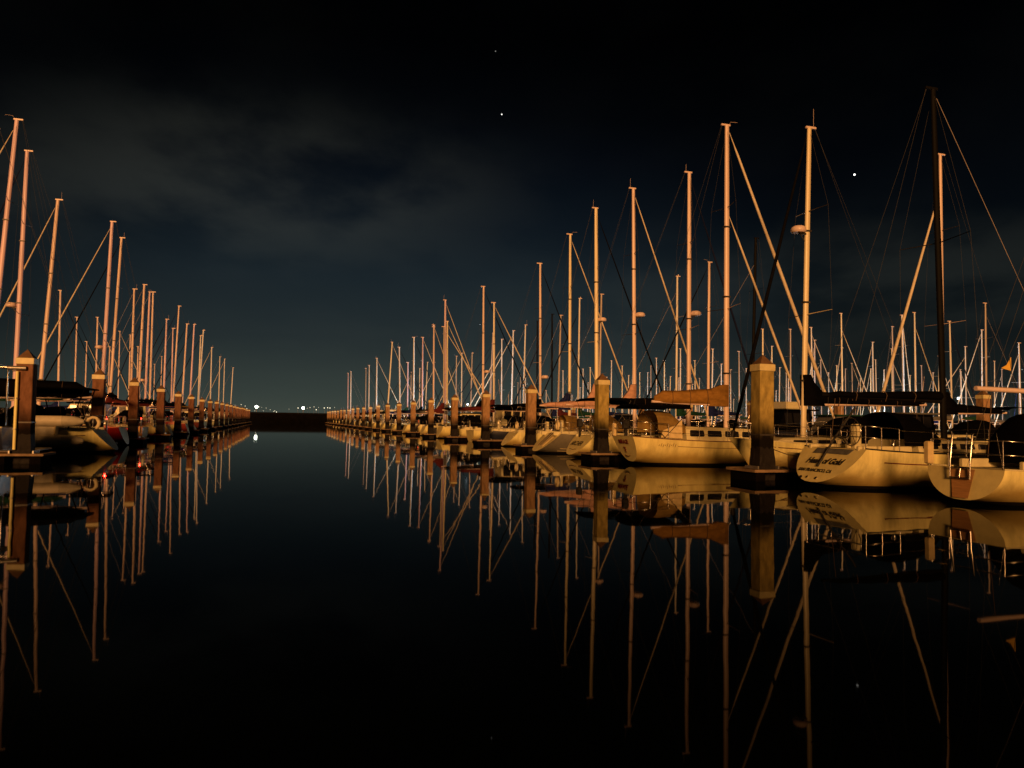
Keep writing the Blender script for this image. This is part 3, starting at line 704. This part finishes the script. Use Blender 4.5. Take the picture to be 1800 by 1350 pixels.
for y in (.30, -.26):
    b.tube([(LX(.62, .09), y, .60), (LX(.8, .10), y, .98), (LX(1, .05), y, 1.62), (.12, y, 1.66)], .022, 6)
for z in (.62, .86, 1.1): b.tube([(LX(z, .10), .30, z), (LX(z, .10), -.26, z)], .02, 6)
b.tube([(LX(.6, .1), .02, .62), (LX(.9, .1), .02, .86)], .02, 5)
b.build('boarding_ladder', 'steel', o)
b = MB(); b.box(-.08, .10, .84, 1.02, .90, 1.46, 0, .03); qq = b.build('horseshoe_bag', 'cushion', o)
b = MB(); rings = []
for x, k in ((1.7, .2), (1.8, .75), (2.1, .97), (2.6, 1.0), (3.1, .86), (3.5, .45), (3.6, .1)):
    rings.append([(x, 1.02 * math.cos(a) * (.6 + .4 * k), .95 + 1.28 * k * math.sin(a) ** .75) for a in [math.pi * i / 12 for i in range(13)]])
b.loft(rings, False, True, True, 0, True); b.build('cockpit_tent', 'canvas_black', o)
make_dodger(o, 4.1, 5.4, .95, 1.0, 1.1, 'canvas_tan')
b = MB(); b.tube([(.15, -1.0, .87), (-.05, -1.02, 1.7)], .012, 4); b.build('antenna', 'steel', o)
hx = 1.62
b = MB(); v = [(hx, 0, 3.22), (hx, 0, 3.56), (hx - .12, .02, 3.36), (hx - .27, .04, 3.28)]
b.loft([v, [(q[0], q[1] + .008, q[2]) for q in v]]); b.build('pennant', 'pennant', o)
wire(o, 'signal_halyard', [(hx + .1, 0, 2.75), (hx, 0, 3.22), (hx - .06, 0, 3.6), (xm - 1.2, 0, 9.0), (xm - .2, 0, 13.2)], .007)
# ---- bow-out boat with the black sail cover
sloop(25.2, 19.3, 13.5, .32, 1, 16.45, bow_out=True, L=8.9, B=3.2, hull='hull_white', mastm='mast_cream', cover='black', collar=.55, jib='black', jib_frac=.98, lod=0, radar=.66, boom=5.9, boom_z=2.62,
    label='bow-out white sloop with black sail cover just past the pile, radar on its mast', group=GR, fs=1.0, fm=1.0, fb=1.28, bow=1.0, hm=.52, ha=.2, cabin_h=.42, stripe='lettering_brown', wheel=False)
# ---- the double-ender-like cruiser with the tan sail cover
o, f, half, sheer, xm, L = sloop(30.7, 19.4, 15.6, 0, 1, 14.75, L=9.7, B=3.4, hull='hull_cream', mastm='mast_paint', cover='tan', collar=.12, jib='white', jib_frac=.985, lod=0, inner=True, boom=3.75, boom_z=2.66,
    label='cream cruiser with tan sail cover, big cabin windows and red letters on its stern', group=GR, fs=1.22, fm=1.05, fb=1.45, rake=-.5, sw=.62, zst=.12, bow=1.2, hm=.74, ha=.50, dodger='canvas_tan', toe='teak', nwin=4, cabin_h=.66, wheel=True, jibr=.085, cab_aft=2.6, dodge_shift=-.85)
up4 = Vector((-.5 / 1.22, 0, 1))
def tp4(z, y): return (-.5 * z / 1.22 - .05, y, z)
label_text(o, 'MIRAGE', .27, 'lettering_red', tp4(.90, .02), (0, -1, 0), up4, .2, .008)
b = MB()
for (y, z, r) in ((.12, .72, .055), (.04, .66, .05), (.10, .60, .045), (.00, .74, .03), (.07, .54, .03)):
    c = Vector(tp4(z, y)); n_ = Vector((-1, 0, -.7)).normalized(); b.tube([c, c + n_ * .012], r, 7)
b.build('emblem', 'lettering_red', o)
b = MB(); b.tube([tp4(.40 - .05 * math.sin(math.pi * i / 8), .28 - .5 * i / 8) for i in range(9)], .016, 5); b.build('emblem_arc', 'lettering_brown', o)
side_strip(o, f, .17, .95, .26, .022, 'lettering_brown', n=14, sides=(-1,))
b = MB()
for i in range(9):
    p = f(.095 + .008 * i, .93); zz = f(.1, 1)[2] - .26; b.tube([(p[0], -p[1] - .03, zz - .02 - .03 * (i % 3)), (p[0] + .05, -p[1] - .03, zz + .02 + .03 * ((i * 2) % 3))], .010, 4)
b.build('side_script', 'lettering_brown', o)
b = MB(); b.box(-.48, -.30, 1.0, 1.18, 1.16, 1.78, 0, .04); b.build('rail_cushion', 'cushion', o)
b = MB(); v = [(.75, -1.18, 1.20), (1.75, -1.22, 1.16), (1.75, -1.16, 2.0), (1.5, -1.14, 1.74), (.85, -1.16, 1.5)]; b.loft([v, [(p[0], p[1] + .012, p[2]) for p in v]]); b.build('weather_cloth', 'cushion', o)
b = MB(); z = 2.42; rings = []
for x in (-.3, .5, 1.4, 2.2): rings.append([(x, 1.2 * math.cos(a), z + .2 * math.sin(a)) for a in [math.pi * i / 8 for i in range(9)]])
b.loft(rings, False, False, False, 0, True); b.build('bimini', 'canvas_black', o)
b = MB()
for x0, x1 in ((-.25, .9), (2.15, .9)):
    for sgn in (1, -1): b.tube([(x0, sgn * 1.2, z), (x1, sgn * 1.25, 1.2)], .016, 5)
b.build('bimini_frame', 'steel', o)
b = MB(); b.box(-.3, -.02, .25, .5, 1.5, 1.95, 0, .05); b.box(-.22, -.10, .31, .44, 1.2, 1.52, 0, .02); b.build('outboard_motor', 'rubber', o)
# ---- sloop with a name on a long scoop transom
o, f, half, sheer, xm, L = sloop(36.7, 20.9, 15.4, -.03, 1, 13.95, L=10.9, B=3.3, hull='hull_white', mastm='mast_paint', cover='black', collar=.25, jib='navy', lod=1, radar=.45, boom=5.2, boom_z=2.68,
    label='white sloop with dark block letters on its sloping transom, half behind a pile', group=GR, fs=1.12, fm=1.0, fb=1.38, rake=1.0, sw=.76, zst=.14, hm=.45, ha=.3, bimini=True)
label_text(o, 'ARCHER', .40, 'lettering_black', (1.0 * .62 / 1.12 - .05, .1, .62), (0, -1, 0), (1.0 / 1.12, 0, 1), .2, .004, space=.95)
b = MB(); b.tube([(1.0 * z / 1.12 - .05, .45 - .9 * i / 6, z) for i, z in enumerate((.42, .44, .42, .40, .42, .44, .42))], .014, 4); b.build('name_underline', 'lettering_brown', o)
# ---- grey-hulled sloop with open transom steps
o, f, half, sheer, xm, L = sloop(41.8, 20.2, 15.9, -.21, 1, 13.8, L=10.6, B=3.4, hull='hull_grey', mastm='mast_paint', cover='peach', collar=.75, jib='white', lod=1, radar=.47, boom=4.4, boom_z=2.7,
    label='dark grey sloop with cream open transom, stern ladder and peach sail cover', group=GR, fs=1.14, fm=1.05, fb=1.4, rake=1.25, sw=.8, zst=.1, dodger='canvas_tan')
b = MB(); v = [(1.25 * z / 1.14 - .05, y, z) for y, z in ((.52, .42), (-.55, .40), (-.78, 1.10), (.42, 1.12))]; b.loft([[(p[0] + .04, p[1], p[2]) for p in v], v]); b.build('swim_step', 'cushion', o)
b = MB()
for y in (.12, -.2): b.tube([(.42, y, .46), (1.2, y, 1.18)], .022, 5)
b.build('stern_ladder', 'fitting', o)
side_strip(o, f, .1, .9, .78, .03, 'cushion', n=12, sides=(-1,)); side_strip(o, f, .1, .9, .92, .025, 'cushion', n=12, sides=(-1,))
# ---- remaining boats of the right pontoon
spec = {47.5: dict(cover='peach', jib='black', radar=.49, collar=1.0, dodger='canvas_tan'), 52.6: dict(cover='navy', jib='white', collar=.55), 58.3: dict(cover='black', jib='black', collar=.4, radar=.30),
        69.0: dict(cover='maroon', jib='white', mastm='mast_alloy'), 74.2: dict(cover='black', jib='black', radar=.38), 91.0: dict(cover='grey', jib='white'), 96.2: dict(cover='black', jib='white')}
front = [(47.5, 20.2, 16.2, -.23), (52.6, 20.2, 15.6, -.11), (58.3, 19.9, 14.5, -.19), (69.0, 19.0, 12.8, -.17), (74.2, 19.3, 15.2, -.17), (85.2, 17.6, 12.3, -.15), (91.0, 19.2, 13.7, -.19), (96.2, 20.0, 17.1, -.22), (102.1, 19.7, 14.3, -.19), (107.3, 20.7, 15.2, -.22), (113.1, 20.1, 14.0, -.14),
    (118.3, 19.7, 14.5, -.21), (124.2, 19.7, 11.0, -.13), (129.4, 19.3, 13.9, -.43), (146.3, 19.3, 16.4, .67), (162.5, 19.2, 14.5, -.15), (179.4, 19.5, 14.1, -.19), (184.6, 19.3, 13.7, -.17), (228.8, 19.6, 15.5, -.2), (239.9, 19.7, 15.6, -.2)]
COVN = list(cov)
def auto_label(i, hull, cover, jib, where): return '%s sloop, %s sail cover, %s, %s' % (COLN[hull], cover, 'bare forestay' if jib == 'wire' else jib + ' jib', where)
for i, (s_, tm, h, rk) in enumerate(front):
    sp = dict(cover=random.choice(['black', 'navy', 'grey', 'green', 'maroon', 'navy']), jib=random.choice(['white', 'wire', 'black', 'navy', 'wire']), hull=random.choice(['hull_white'] * 5 + ['hull_navy', 'hull_cream', 'hull_grey']))
    sp.update(spec.get(s_, {})); far = s_ > 110
    if far: sp['mastm'] = random.choice(['mast_pale', 'mast_grey', 'mast_cream', 'mast_pinklit', 'mast_pale'])
    else: sp.setdefault('mastm', random.choice(['mast_paint', 'mast_alloy', 'mast_cream', 'mast_pinklit', 'mast_bronze', 'mast_grey']))
    sloop(s_, tm, h, rk, 1, 14.6 + rnd(.0, .5), lod=1 if s_ < 80 else 2, rake=rnd(.2, 1.1), label=auto_label(i, sp['hull'], sp['cover'], sp['jib'], '%s sloop beyond the grey open-transom one' % NUM(i)), group=GR, B=rnd(3.0, 3.35), fs=rnd(1.0, 1.15), boom=rnd(3.8, 4.6), boom_z=rnd(2.5, 2.75), bimini=random.random() < .25, **sp)
mR = [(63.3, dict(canvas='cover_maroon', fly=False, L=8.8, top=3.15)), (80.0, dict(canvas='canvas_black', top=2.6)), (135.2, dict(fly=True, canvas='canvas_black')), (140.4, {}), (151.5, dict(fly=True)), (157.3, {}), (168.4, {}), (173.6, {}), (190.5, {}), (195.7, {}), (201.5, {}), (206.7, {}), (212.6, {}), (217.8, {}), (223.6, {}), (234.7, {}), (245.7, {})]
for i, (s_, kw) in enumerate(mR):
    motorboat(s_, 15.3 + rnd(0, .6), 1, lod=1 if s_ < 90 else 2, hull=random.choice(['hull_white', 'hull_white', 'hull_navy']), label='cabin motorboat with %s roof, %s motorboat past the script-lettered sloop' % ({'cover_maroon': 'maroon', 'canvas_black': 'black'}.get(kw.get('canvas'), 'white'), NUM(i)), group='motorboats of the golden-lit pontoon', **kw)

# ---- second rank, behind the right pontoon (bows toward its dock)
SECOND = [(32.1, 33.2, 16.3, .02), (54.2, 36.6, 17.1, .37), (59.7, 35.9, 16.1, .07), (65.2, 35.8, 15.8, .05), (81.8, 35.0, 16.6, .19), (87.3, 34.6, 16.9, .07), (92.8, 34.0, 15.5, .28), (98.3, 35.2, 16.4, -.16), (103.8, 34.9, 16.1, -.12), (109.4, 34.6, 16.2, .19), (120.4, 36.1, 16.6, .11), (125.9, 36.0, 15.7, -.17),
    (131.4, 35.2, 15.5, .51), (137.0, 37.0, 18.0, .27), (142.5, 34.6, 14.6, .12), (153.5, 35.4, 15.5, -.18), (159.0, 35.5, 15.3, -.17), (181.1, 35.0, 15.5, -.18), (192.2, 34.9, 16.3, .34), (203.2, 35.4, 15.4, -.17), (214.2, 34.9, 15.0, -.16), (236.3, 35.0, 14.9, -.15)]
for i, (s_, tm, h, rk) in enumerate(SECOND):
    dark = s_ in (54.2, 98.3, 103.8)
    jb = 'white' if i == 0 else random.choice(['white', 'wire', 'black', 'navy']); cv = 'black' if i == 0 else random.choice(['navy', 'black', 'grey', 'green', 'maroon'])
    sloop(s_, tm, h, rk, -1, 39.8, lod=2, mastm='mast_black' if dark else random.choice(['mast_alloy', 'mast_pale', 'mast_grey']) if s_ > 60 else 'mast_paint', jib=jb, cover=cv, jib_frac=.86 if i == 0 else rnd(.86, .98), jibr=.085 if i == 0 else .07, hull=random.choice(['hull_white', 'hull_white', 'hull_navy']),
        label='sloop with %s mast, %s sail cover and %s, %s behind the front sloops' % ('black' if dark else 'pale', cv, 'bare forestay' if jb == 'wire' else jb + ' jib', NUM(i)), group='sloops berthed behind the front sloops')
for i, s_ in enumerate((21.0, 26.5, 37.6, 43.1, 48.6, 70.7, 76.2, 114.9)):
    motorboat(s_, 39.6, -1, lod=2, hull='hull_navy' if i < 5 else 'hull_white', canvas=['canvas_black', 'cover_navy', 'cover_grey', 'cover_green'][i % 4], bodym=['canvas_black', 'cover_navy', 'canvas_black', 'cover_grey'][i % 4], label='dark canvas-covered motorboat behind the front sloops, %s from the black mast' % NUM(i), group='motorboats behind the front sloops', top=rnd(2.5, 3.0), fly=i % 3 == 1)
# ---- crowd of masts in the farther docks
FAR = {68.8: [(59.7, 67.2, 14.3), (65.2, 68.7, 13.2), (70.7, 69.3, 14.9), (76.2, 72.9, 15.5), (81.8, 68.6, 16.2), (87.3, 68.4, 15.0), (92.8, 69.0, 15.4), (98.3, 68.3, 16.0), (103.8, 67.9, 13.1), (109.4, 66.4, 13.9), (114.9, 66.7, 12.4), (120.4, 66.9, 14.9), (125.9, 71.3, 14.0), (131.4, 68.0, 14.1), (137.0, 72.6, 14.2), (142.5, 68.2, 15.1), (148.0, 68.6, 13.7), (153.5, 68.5, 15.2), (164.6, 68.3, 14.4), (170.1, 68.7, 14.4), (181.1, 67.8, 14.6), (214.2, 68.3, 15.3), (219.8, 68.6, 15.6), (225.3, 69.3, 13.5)],
 84.8: [(70.7, 84.9, 12.1), (76.2, 85.1, 14.3), (81.8, 88.6, 12.8), (87.3, 81.8, 15.8), (92.8, 83.3, 14.2), (98.3, 82.3, 13.8), (103.8, 81.7, 15.5), (109.4, 87.5, 12.9), (114.9, 81.7, 15.5), (120.4, 87.0, 12.3), (125.9, 80.6, 12.0), (131.4, 87.5, 12.8), (137.0, 85.4, 14.0), (153.5, 84.9, 12.0), (159.0, 85.6, 12.6), (164.6, 83.8, 15.3), (170.1, 85.6, 14.1), (175.6, 86.3, 14.4), (181.1, 85.8, 14.0)],
 118: [(98.3, 117.6, 15.4), (103.8, 118.6, 13.5), (114.9, 117.9, 15.2), (120.4, 119.6, 13.8), (125.9, 117.6, 17.5), (131.4, 118.7, 15.7), (137.0, 117.5, 15.3), (142.5, 117.8, 15.2), (148.0, 120.2, 14.0), (153.5, 117.8, 16.3), (159.0, 117.5, 14.7), (164.6, 121.0, 14.9), (170.1, 115.5, 14.4), (197.7, 115.9, 15.0), (225.3, 117.4, 13.8)],
 134: [(109.4, 131.1, 13.8), (114.9, 133.3, 13.2), (120.4, 135.4, 12.8), (125.9, 135.1, 13.9), (131.4, 133.4, 13.5), (137.0, 132.7, 13.2), (142.5, 130.9, 14.7), (148.0, 131.9, 15.3), (153.5, 133.8, 13.4), (159.0, 134.2, 16.0)]}
for row, L_ in FAR.items():
    have = {round(q[0], 1) for q in L_}
    for k_ in range(9, 40):
        s_ = round(10 + 5.52 * k_, 1)
        if not any(abs(s_ - q) < 3 for q in have) and random.random() < .55 and s_ > row * .85: L_.append((s_, row + rnd(-1, 1), rnd(9.5, 13.5)))
    sd = 1 if row in (68.8, 118) else -1; out = {68.8: 63.5, 84.8: 90.2, 118: 112.8, 134: 139.6}[row]
    nm = 'in the nearer crowd of background masts' if row < 100 else 'in the farthest crowd of background masts'
    for (s_, tm, h) in L_:
        jb = random.choice(['white', 'white', 'navy', 'wire']); cv = random.choice(['navy', 'black', 'grey', 'green'])
        sloop(s_, tm, h, rnd(-.25, .25), sd, out, lod=3, mastm=random.choice(['mast_pale', 'mast_pale', 'mast_grey', 'mast_cream']), jib=jb, cover=cv, collar=0, hull=random.choice(['hull_white', 'hull_white', 'hull_navy']), jib_frac=rnd(.84, .98), jibr=.06, dodge=False,
            label='pale-masted sloop, %s sail cover, %s, %s' % (cv, 'bare forestay' if jb == 'wire' else jb + ' furled jib', nm), group='background sloops %s, %s %s' % (nm, cv, jb))

# ---- left pontoon
Lf = [(45.9, -14.6, 17.3, .80), (50.6, -14.7, 17.1, .09), (56.3, -15.0, 15.8, .63), (67.5, -13.6, 17.2, .27), (72.5, -14.0, 17.0, .46), (83.0, -14.1, 14.2, -.08), (88.8, -14.4, 15.6, .18), (93.9, -14.5, 15.6, .05), (99.8, -14.9, 16.5, -.09), (104.9, -14.1, 13.9, .02), (110.8, -13.9, 13.4, -.15), (115.9, -14.4, 17.1, .37), (121.8, -13.9, 15.3, .33),
    (132.8, -14.0, 16.5, .28), (143.8, -13.8, 15.8, .06), (148.9, -14.3, 17.3, .5), (170.9, -14.0, 16.1, -.12), (192.9, -14.0, 15.8, -.06), (209.8, -14.1, 16.5, -.04), (236.9, -14.0, 16.0, .4)]
for i, (s_, tm, h, rk) in enumerate(Lf):
    sp = dict(cover=random.choice(['black', 'navy', 'black', 'green', 'maroon', 'peach']), jib=random.choice(['wire', 'black', 'white', 'navy', 'wire']), hull=random.choice(['hull_white'] * 4 + ['hull_red', 'hull_cream']))
    if i in (0, 2): sp['jib'] = 'white'
    if i in (3,): sp['jib'] = 'white'
    if i in (4,): sp['jib'] = 'black'
    if i == 5: sp['hull'] = 'hull_red'
    sloop(s_, tm, h, rk, -1, -8.6 - rnd(0, .5), lod=1 if s_ < 90 else 2, rake=rnd(.3, 1.2), mastm=random.choice(['mast_pinklit', 'mast_pinklit', 'mast_bronze', 'mast_paint', 'mast_grey']) if s_ < 140 else 'mast_pale', radar={1: .42, 3: .36, 7: .3}.get(i, False), label=auto_label(i, sp['hull'], sp['cover'], sp['jib'], '%s sloop past the ring-buoy one' % NUM(i)), group=GL, B=rnd(3.0, 3.3), fs=rnd(1.0, 1.12), boom=rnd(3.8, 4.6), boom_z=rnd(2.45, 2.7), bimini=random.random() < .35, **sp)
for i, s_ in enumerate((61.7, 78.1, 126.9, 137.9, 154.8, 159.9, 165.8, 176.8, 181.9, 187.8, 198.8, 203.9, 214.9, 220.8, 225.9, 231.8)):
    motorboat(s_, -9.0 - rnd(0, .5), -1, lod=1 if s_ < 80 else 2, hull=random.choice(['hull_white', 'hull_white', 'hull_navy']), canvas=random.choice(['canvas_black', None, 'cover_navy']), label='cabin motorboat on the red-lit pontoon, %s motorboat past the ring-buoy sloop' % NUM(i), group='motorboats of the red-lit pontoon', top=rnd(2.4, 2.9))
LB = [(120.4, -29.6, 19.0, -.33), (131.4, -30.1, 16.6, -.16), (137.0, -29.9, 13.4, -.1), (142.5, -29.5, 18.0, -.25), (153.5, -29.8, 14.0, -.06), (164.6, -30.2, 18.0, -.17), (175.6, -30.2, 18.4, -.19), (181.1, -29.6, 16.5, -.15), (208.7, -30.3, 14.5, -.04), (219.8, -30.2, 17.3, -.14)]
for i, (s_, tm, h, rk) in enumerate(LB):
    sloop(s_, tm, h, rk, 1, -34.6, lod=3, mastm='mast_paint', jib=random.choice(['white', 'black']), cover='navy', label='sloop in the rank behind the red-lit boats, %s toward the breakwater' % NUM(i), group='sloops behind the red-lit boats', dodge=False)
# sloop with the horseshoe ring buoy
o, f, half, sheer, xm, L = sloop(40.7, -13.4, 15.0, .2, -1, -7.3, L=10.4, B=3.3, hull='hull_white', mastm='mast_paint', cover='black', collar=.2, jib='white', lod=0, boom=4.8, boom_z=2.5, label='white sloop with a horseshoe ring buoy on its rail beside the red-lit pile', group=GL, fs=1.08, fm=1.0, fb=1.35, rake=.95, sw=.76, zst=.12, hm=.9, ha=.75, bimini=False, stripe='lettering_brown', wheel=False)
b = MB(); c = (.92, 1.27, 1.40)
b.tube([(c[0] + .24 * math.cos(a), c[1] + .05, c[2] + .26 * math.sin(a)) for a in [math.radians(-62 + 304 * i / 18) for i in range(19)]], .085, 8, 0, None, .8); b.build('horseshoe_buoy', 'ring_buoy', o)
b = MB(); z = 2.95
b.box(1.2, 3.9, -1.1, 1.1, z, z + .07, 0, .03); b.build('hard_top', 'canvas_black', o)
b = MB()
for x0, x1 in ((1.4, 2.0), (3.6, 3.2)):
    for sgn in (1, -1): b = MB(); b.tube([(x0, sgn * 1.0, z + .01), (x1, sgn * 1.1, 1.1)], .03, 5); b.build('hard_top_post', 'canvas_black', o)
# dark motor yacht cut by the frame's edge
o, f, half, sheer = motorboat(34.5, -10.0, -1, L=11.0, B=3.2, fs=1.25, transom='hull_navy', hull='hull_navy', label='dark-hulled motor yacht with white cabin and hardtop beside the pipe-clad pile', lod=1, top=3.7)
b = MB()
for x, y in ((-.9, 1.36), (-.6, 1.40), (.12, .5)): b.tube([(x, y, .45), (x, y, 3.5)], .030, 6)
b.tube([(-.95, 1.36, 3.5), (1.9, 1.42, 3.58)], .035, 6); b.build('cockpit_frame', 'steel', o)
b = MB(); b.box(-1.05, .1, -1.3, 1.5, .34, .42, 0, .02); b.build('swim_platform', 'hull_navy', o)
b = MB(); b.box(.3, 1.86, -1.4, 1.4, 3.6, 3.68, 0, .02); b.build('aft_awning', 'cabin', o)
b = MB(); b.loft([[(.16, 1.42, 1.27), (2.3, 1.46, 1.3), (2.4, 1.38, 2.55), (.35, 1.34, 2.45)], [(.16, 1.36, 1.27), (2.3, 1.40, 1.3), (2.4, 1.32, 2.55), (.35, 1.28, 2.45)]]); b.build('cockpit_side', 'cabin', o)
b = MB(); b.box(.2, 2.35, 1.36, 1.47, 1.92, 1.99); b.build('side_band', 'rubber', o)
# inflatable dinghy stowed on its side on the swim platform
o = thing('inflatable_dinghy', 'pale inflatable dinghy standing on its side between the piped pile and ring-buoy sloop', 'dinghy', P(38.55, -9.6), HV)
b = MB()
for z in (.52, 1.52): pass
for z, nm in ((.62, 'lower_tube'), (1.47, 'upper_tube')):
    b = MB(); b.tube([(-1.6, 0, z), (-.6, 0, z), (.32, 0, z)], .25, 14); b.build(nm, 'dinghy_light', o)
    b = MB(); b.tube([(.325, 0, z), (.75, 0, z), (1.0, 0, z), (1.18, 0, z)], [.25, .235, .17, .08], 14); b.build('tube_cone', 'dinghy_tube', o)
b = MB(); b.box(.05, .12, -.24, .24, .86, 1.24, 0, .01); b.build('transom_board', 'cushion', o)
b = MB(); b.box(-1.6, .04, -.06, -.02, .80, 1.28); b.build('floor_panel', 'dinghy_tube', o)
b = MB(); b.box(-1.6, .9, -.42, .38, .22, .30, 0, .02); b.box(-1.5, .7, -.2, .2, -.3, .215); b.build('float_platform', 'dock_fascia', o)
# pipe and collar on the near left pile
o = thing('riser_pipe', 'riser pipe with painted yellow glint clamped to the near pile beside the motor yacht', 'pipe', P(31.8 - .34, -8.85 - .22))
b = MB(); b.tube([(0, 0, .5), (0, 0, 3.3)], .055, 10); b.build('pipe', 'pipe_glint', o)
b = MB(); b.tube([(-.30, -.09, 3.42), (.26, .08, 3.42)], .075, 10); b.build('roller', 'galvanized', o)
for z in (1.2, 2.3): b = MB(); b.box(-.07, .07, -.05, .07, z, z + .06); b.build('clamp', 'galvanized', o)
# dock box on the finger by the front pile
o = thing('dock_box', 'small pale dock box on the finger beside the front pile', 'dock box', P(22.0 - .38, 16.55, .365), HV)
b = MB(); b.box(-.42, .42, -.26, .26, 0, .46, 0, .02); b.build('box_body', 'hull_cream', o)
b = MB(); b.box(-.45, .45, -.29, .29, .462, .54, 0, .02); b.build('lid', 'transom_white', o)
b = MB(); b.box(-.06, .06, -.285, -.262, .28, .40); b.build('latch', 'lettering_brown', o)
# mooring lines of the front boats
def mooring(a, b_, sag, label):
    a, b_ = Vector(a), Vector(b_); pts = []
    for i in range(9): k = i / 8; p = a.lerp(b_, k); p.z -= sag * 4 * k * (1 - k); pts.append(p)
    m = MB(); m.tube(pts, .016, 5); tag(m.build('mooring_line', 'rope'), label, 'rope', 'mooring lines')
mooring(P(20.6, 15.9, 1.18), P(21.4, 17.7, .56), .06, 'slack mooring line from the script-lettered sloop to its finger dock')
mooring(P(24.2, 16.4, 1.25), P(22.6, 17.7, .56), .08, 'bow line from the bow-out sloop to the finger dock')
mooring(P(12.75, 17.6, 1.0), P(11.5, 19.5, .5), .1, 'dark mooring line dropping from the ladder sloop')
mooring(P(32.1, 15.0, 1.2), P(33.2, 17.0, .56), .06, 'short stern line of the cream cruiser')

# ------------------------------------------------------------------ dock lamps, mostly added to whiten the far masts
def dock_lamp(s, t_, z, watts, m, col, label, group=None):
    o = thing('dock_lamp', label, 'lamp', P(s, t_, .52), HV, group)
    b = MB(); b.tube([(0, 0, 0), (0, 0, z - .52)], .05, 6); b.box(-.12, .12, -.12, .12, 0, .05); b.build('post', 'galvanized', o)
    gr = .05 if m == 'lamp_red' else .11
    b = MB(); b.sphere((0, 0, z - .52 + gr), gr, 10, 6); b.build('lamp_globe', m, o)
    l = bpy.data.lights.new('lamp_light', 'POINT'); l.energy = watts; l.color = col; l.shadow_soft_size = .05
    lo = bpy.data.objects.new('lamp_light', l); C.objects.link(lo); lo.parent = o; lo.location = (0, 0, z - .52 + gr * 2 + .05)
COOL = (.72, .90, 1.0)
dock_lamp(114, 27.2, 4.1, 3800, 'lamp_white', COOL, 'bright white globe lamp on the main dock past the maroon-roofed motorboat')
for i, (s_, t_) in enumerate(((72, 76.8), (100, 76.8), (130, 76.8), (165, 76.8), (205, 76.8))):  # lamps added on the back docks to whiten the masts there
    dock_lamp(s_, t_, 5.2, 2200, 'lamp_white', COOL, 'added white lamp among the nearer background masts, %s from the promenade' % NUM(i), 'lamps added among background masts')
for i, (s_, t_) in enumerate(((105, 126), (140, 126), (175, 126))):
    dock_lamp(s_, t_, 5.2, 3600, 'lamp_white', COOL, 'added white lamp among the farthest background masts, %s from the promenade' % NUM(i), 'lamps added among background masts')
dock_lamp(160, 27.2, 2.9, 4200, 'lamp_white', COOL, 'small added white lamp behind the far sloops of the golden-lit pontoon')  # this lamp and the next are added to whiten the row's far masts
dock_lamp(215, 27.2, 2.9, 4500, 'lamp_white', COOL, 'small added white lamp close to the breakwater end of the golden-lit pontoon')
dock_lamp(113, -21.5, 3.4, 150, 'lamp_white', (1, .75, .6), 'small warm dock lamp behind the red-lit boats')
for i, (s_, t_) in enumerate(((48.3, -9.4), (58.9, -9.3), (80.2, -9.4))):
    dock_lamp(s_, t_, 1.5, (34, 38, 60)[i], 'lamp_red', (1.0, .006, .003), 'low red marker lamp on a float, %s past the ring-buoy sloop' % NUM(i), 'red marker lamps')
dock_lamp(90.5, 15.7, 1.35, 3, 'lamp_red', (1.0, .01, .005), 'tiny red lamp low among the sterns of the golden-lit pontoon')
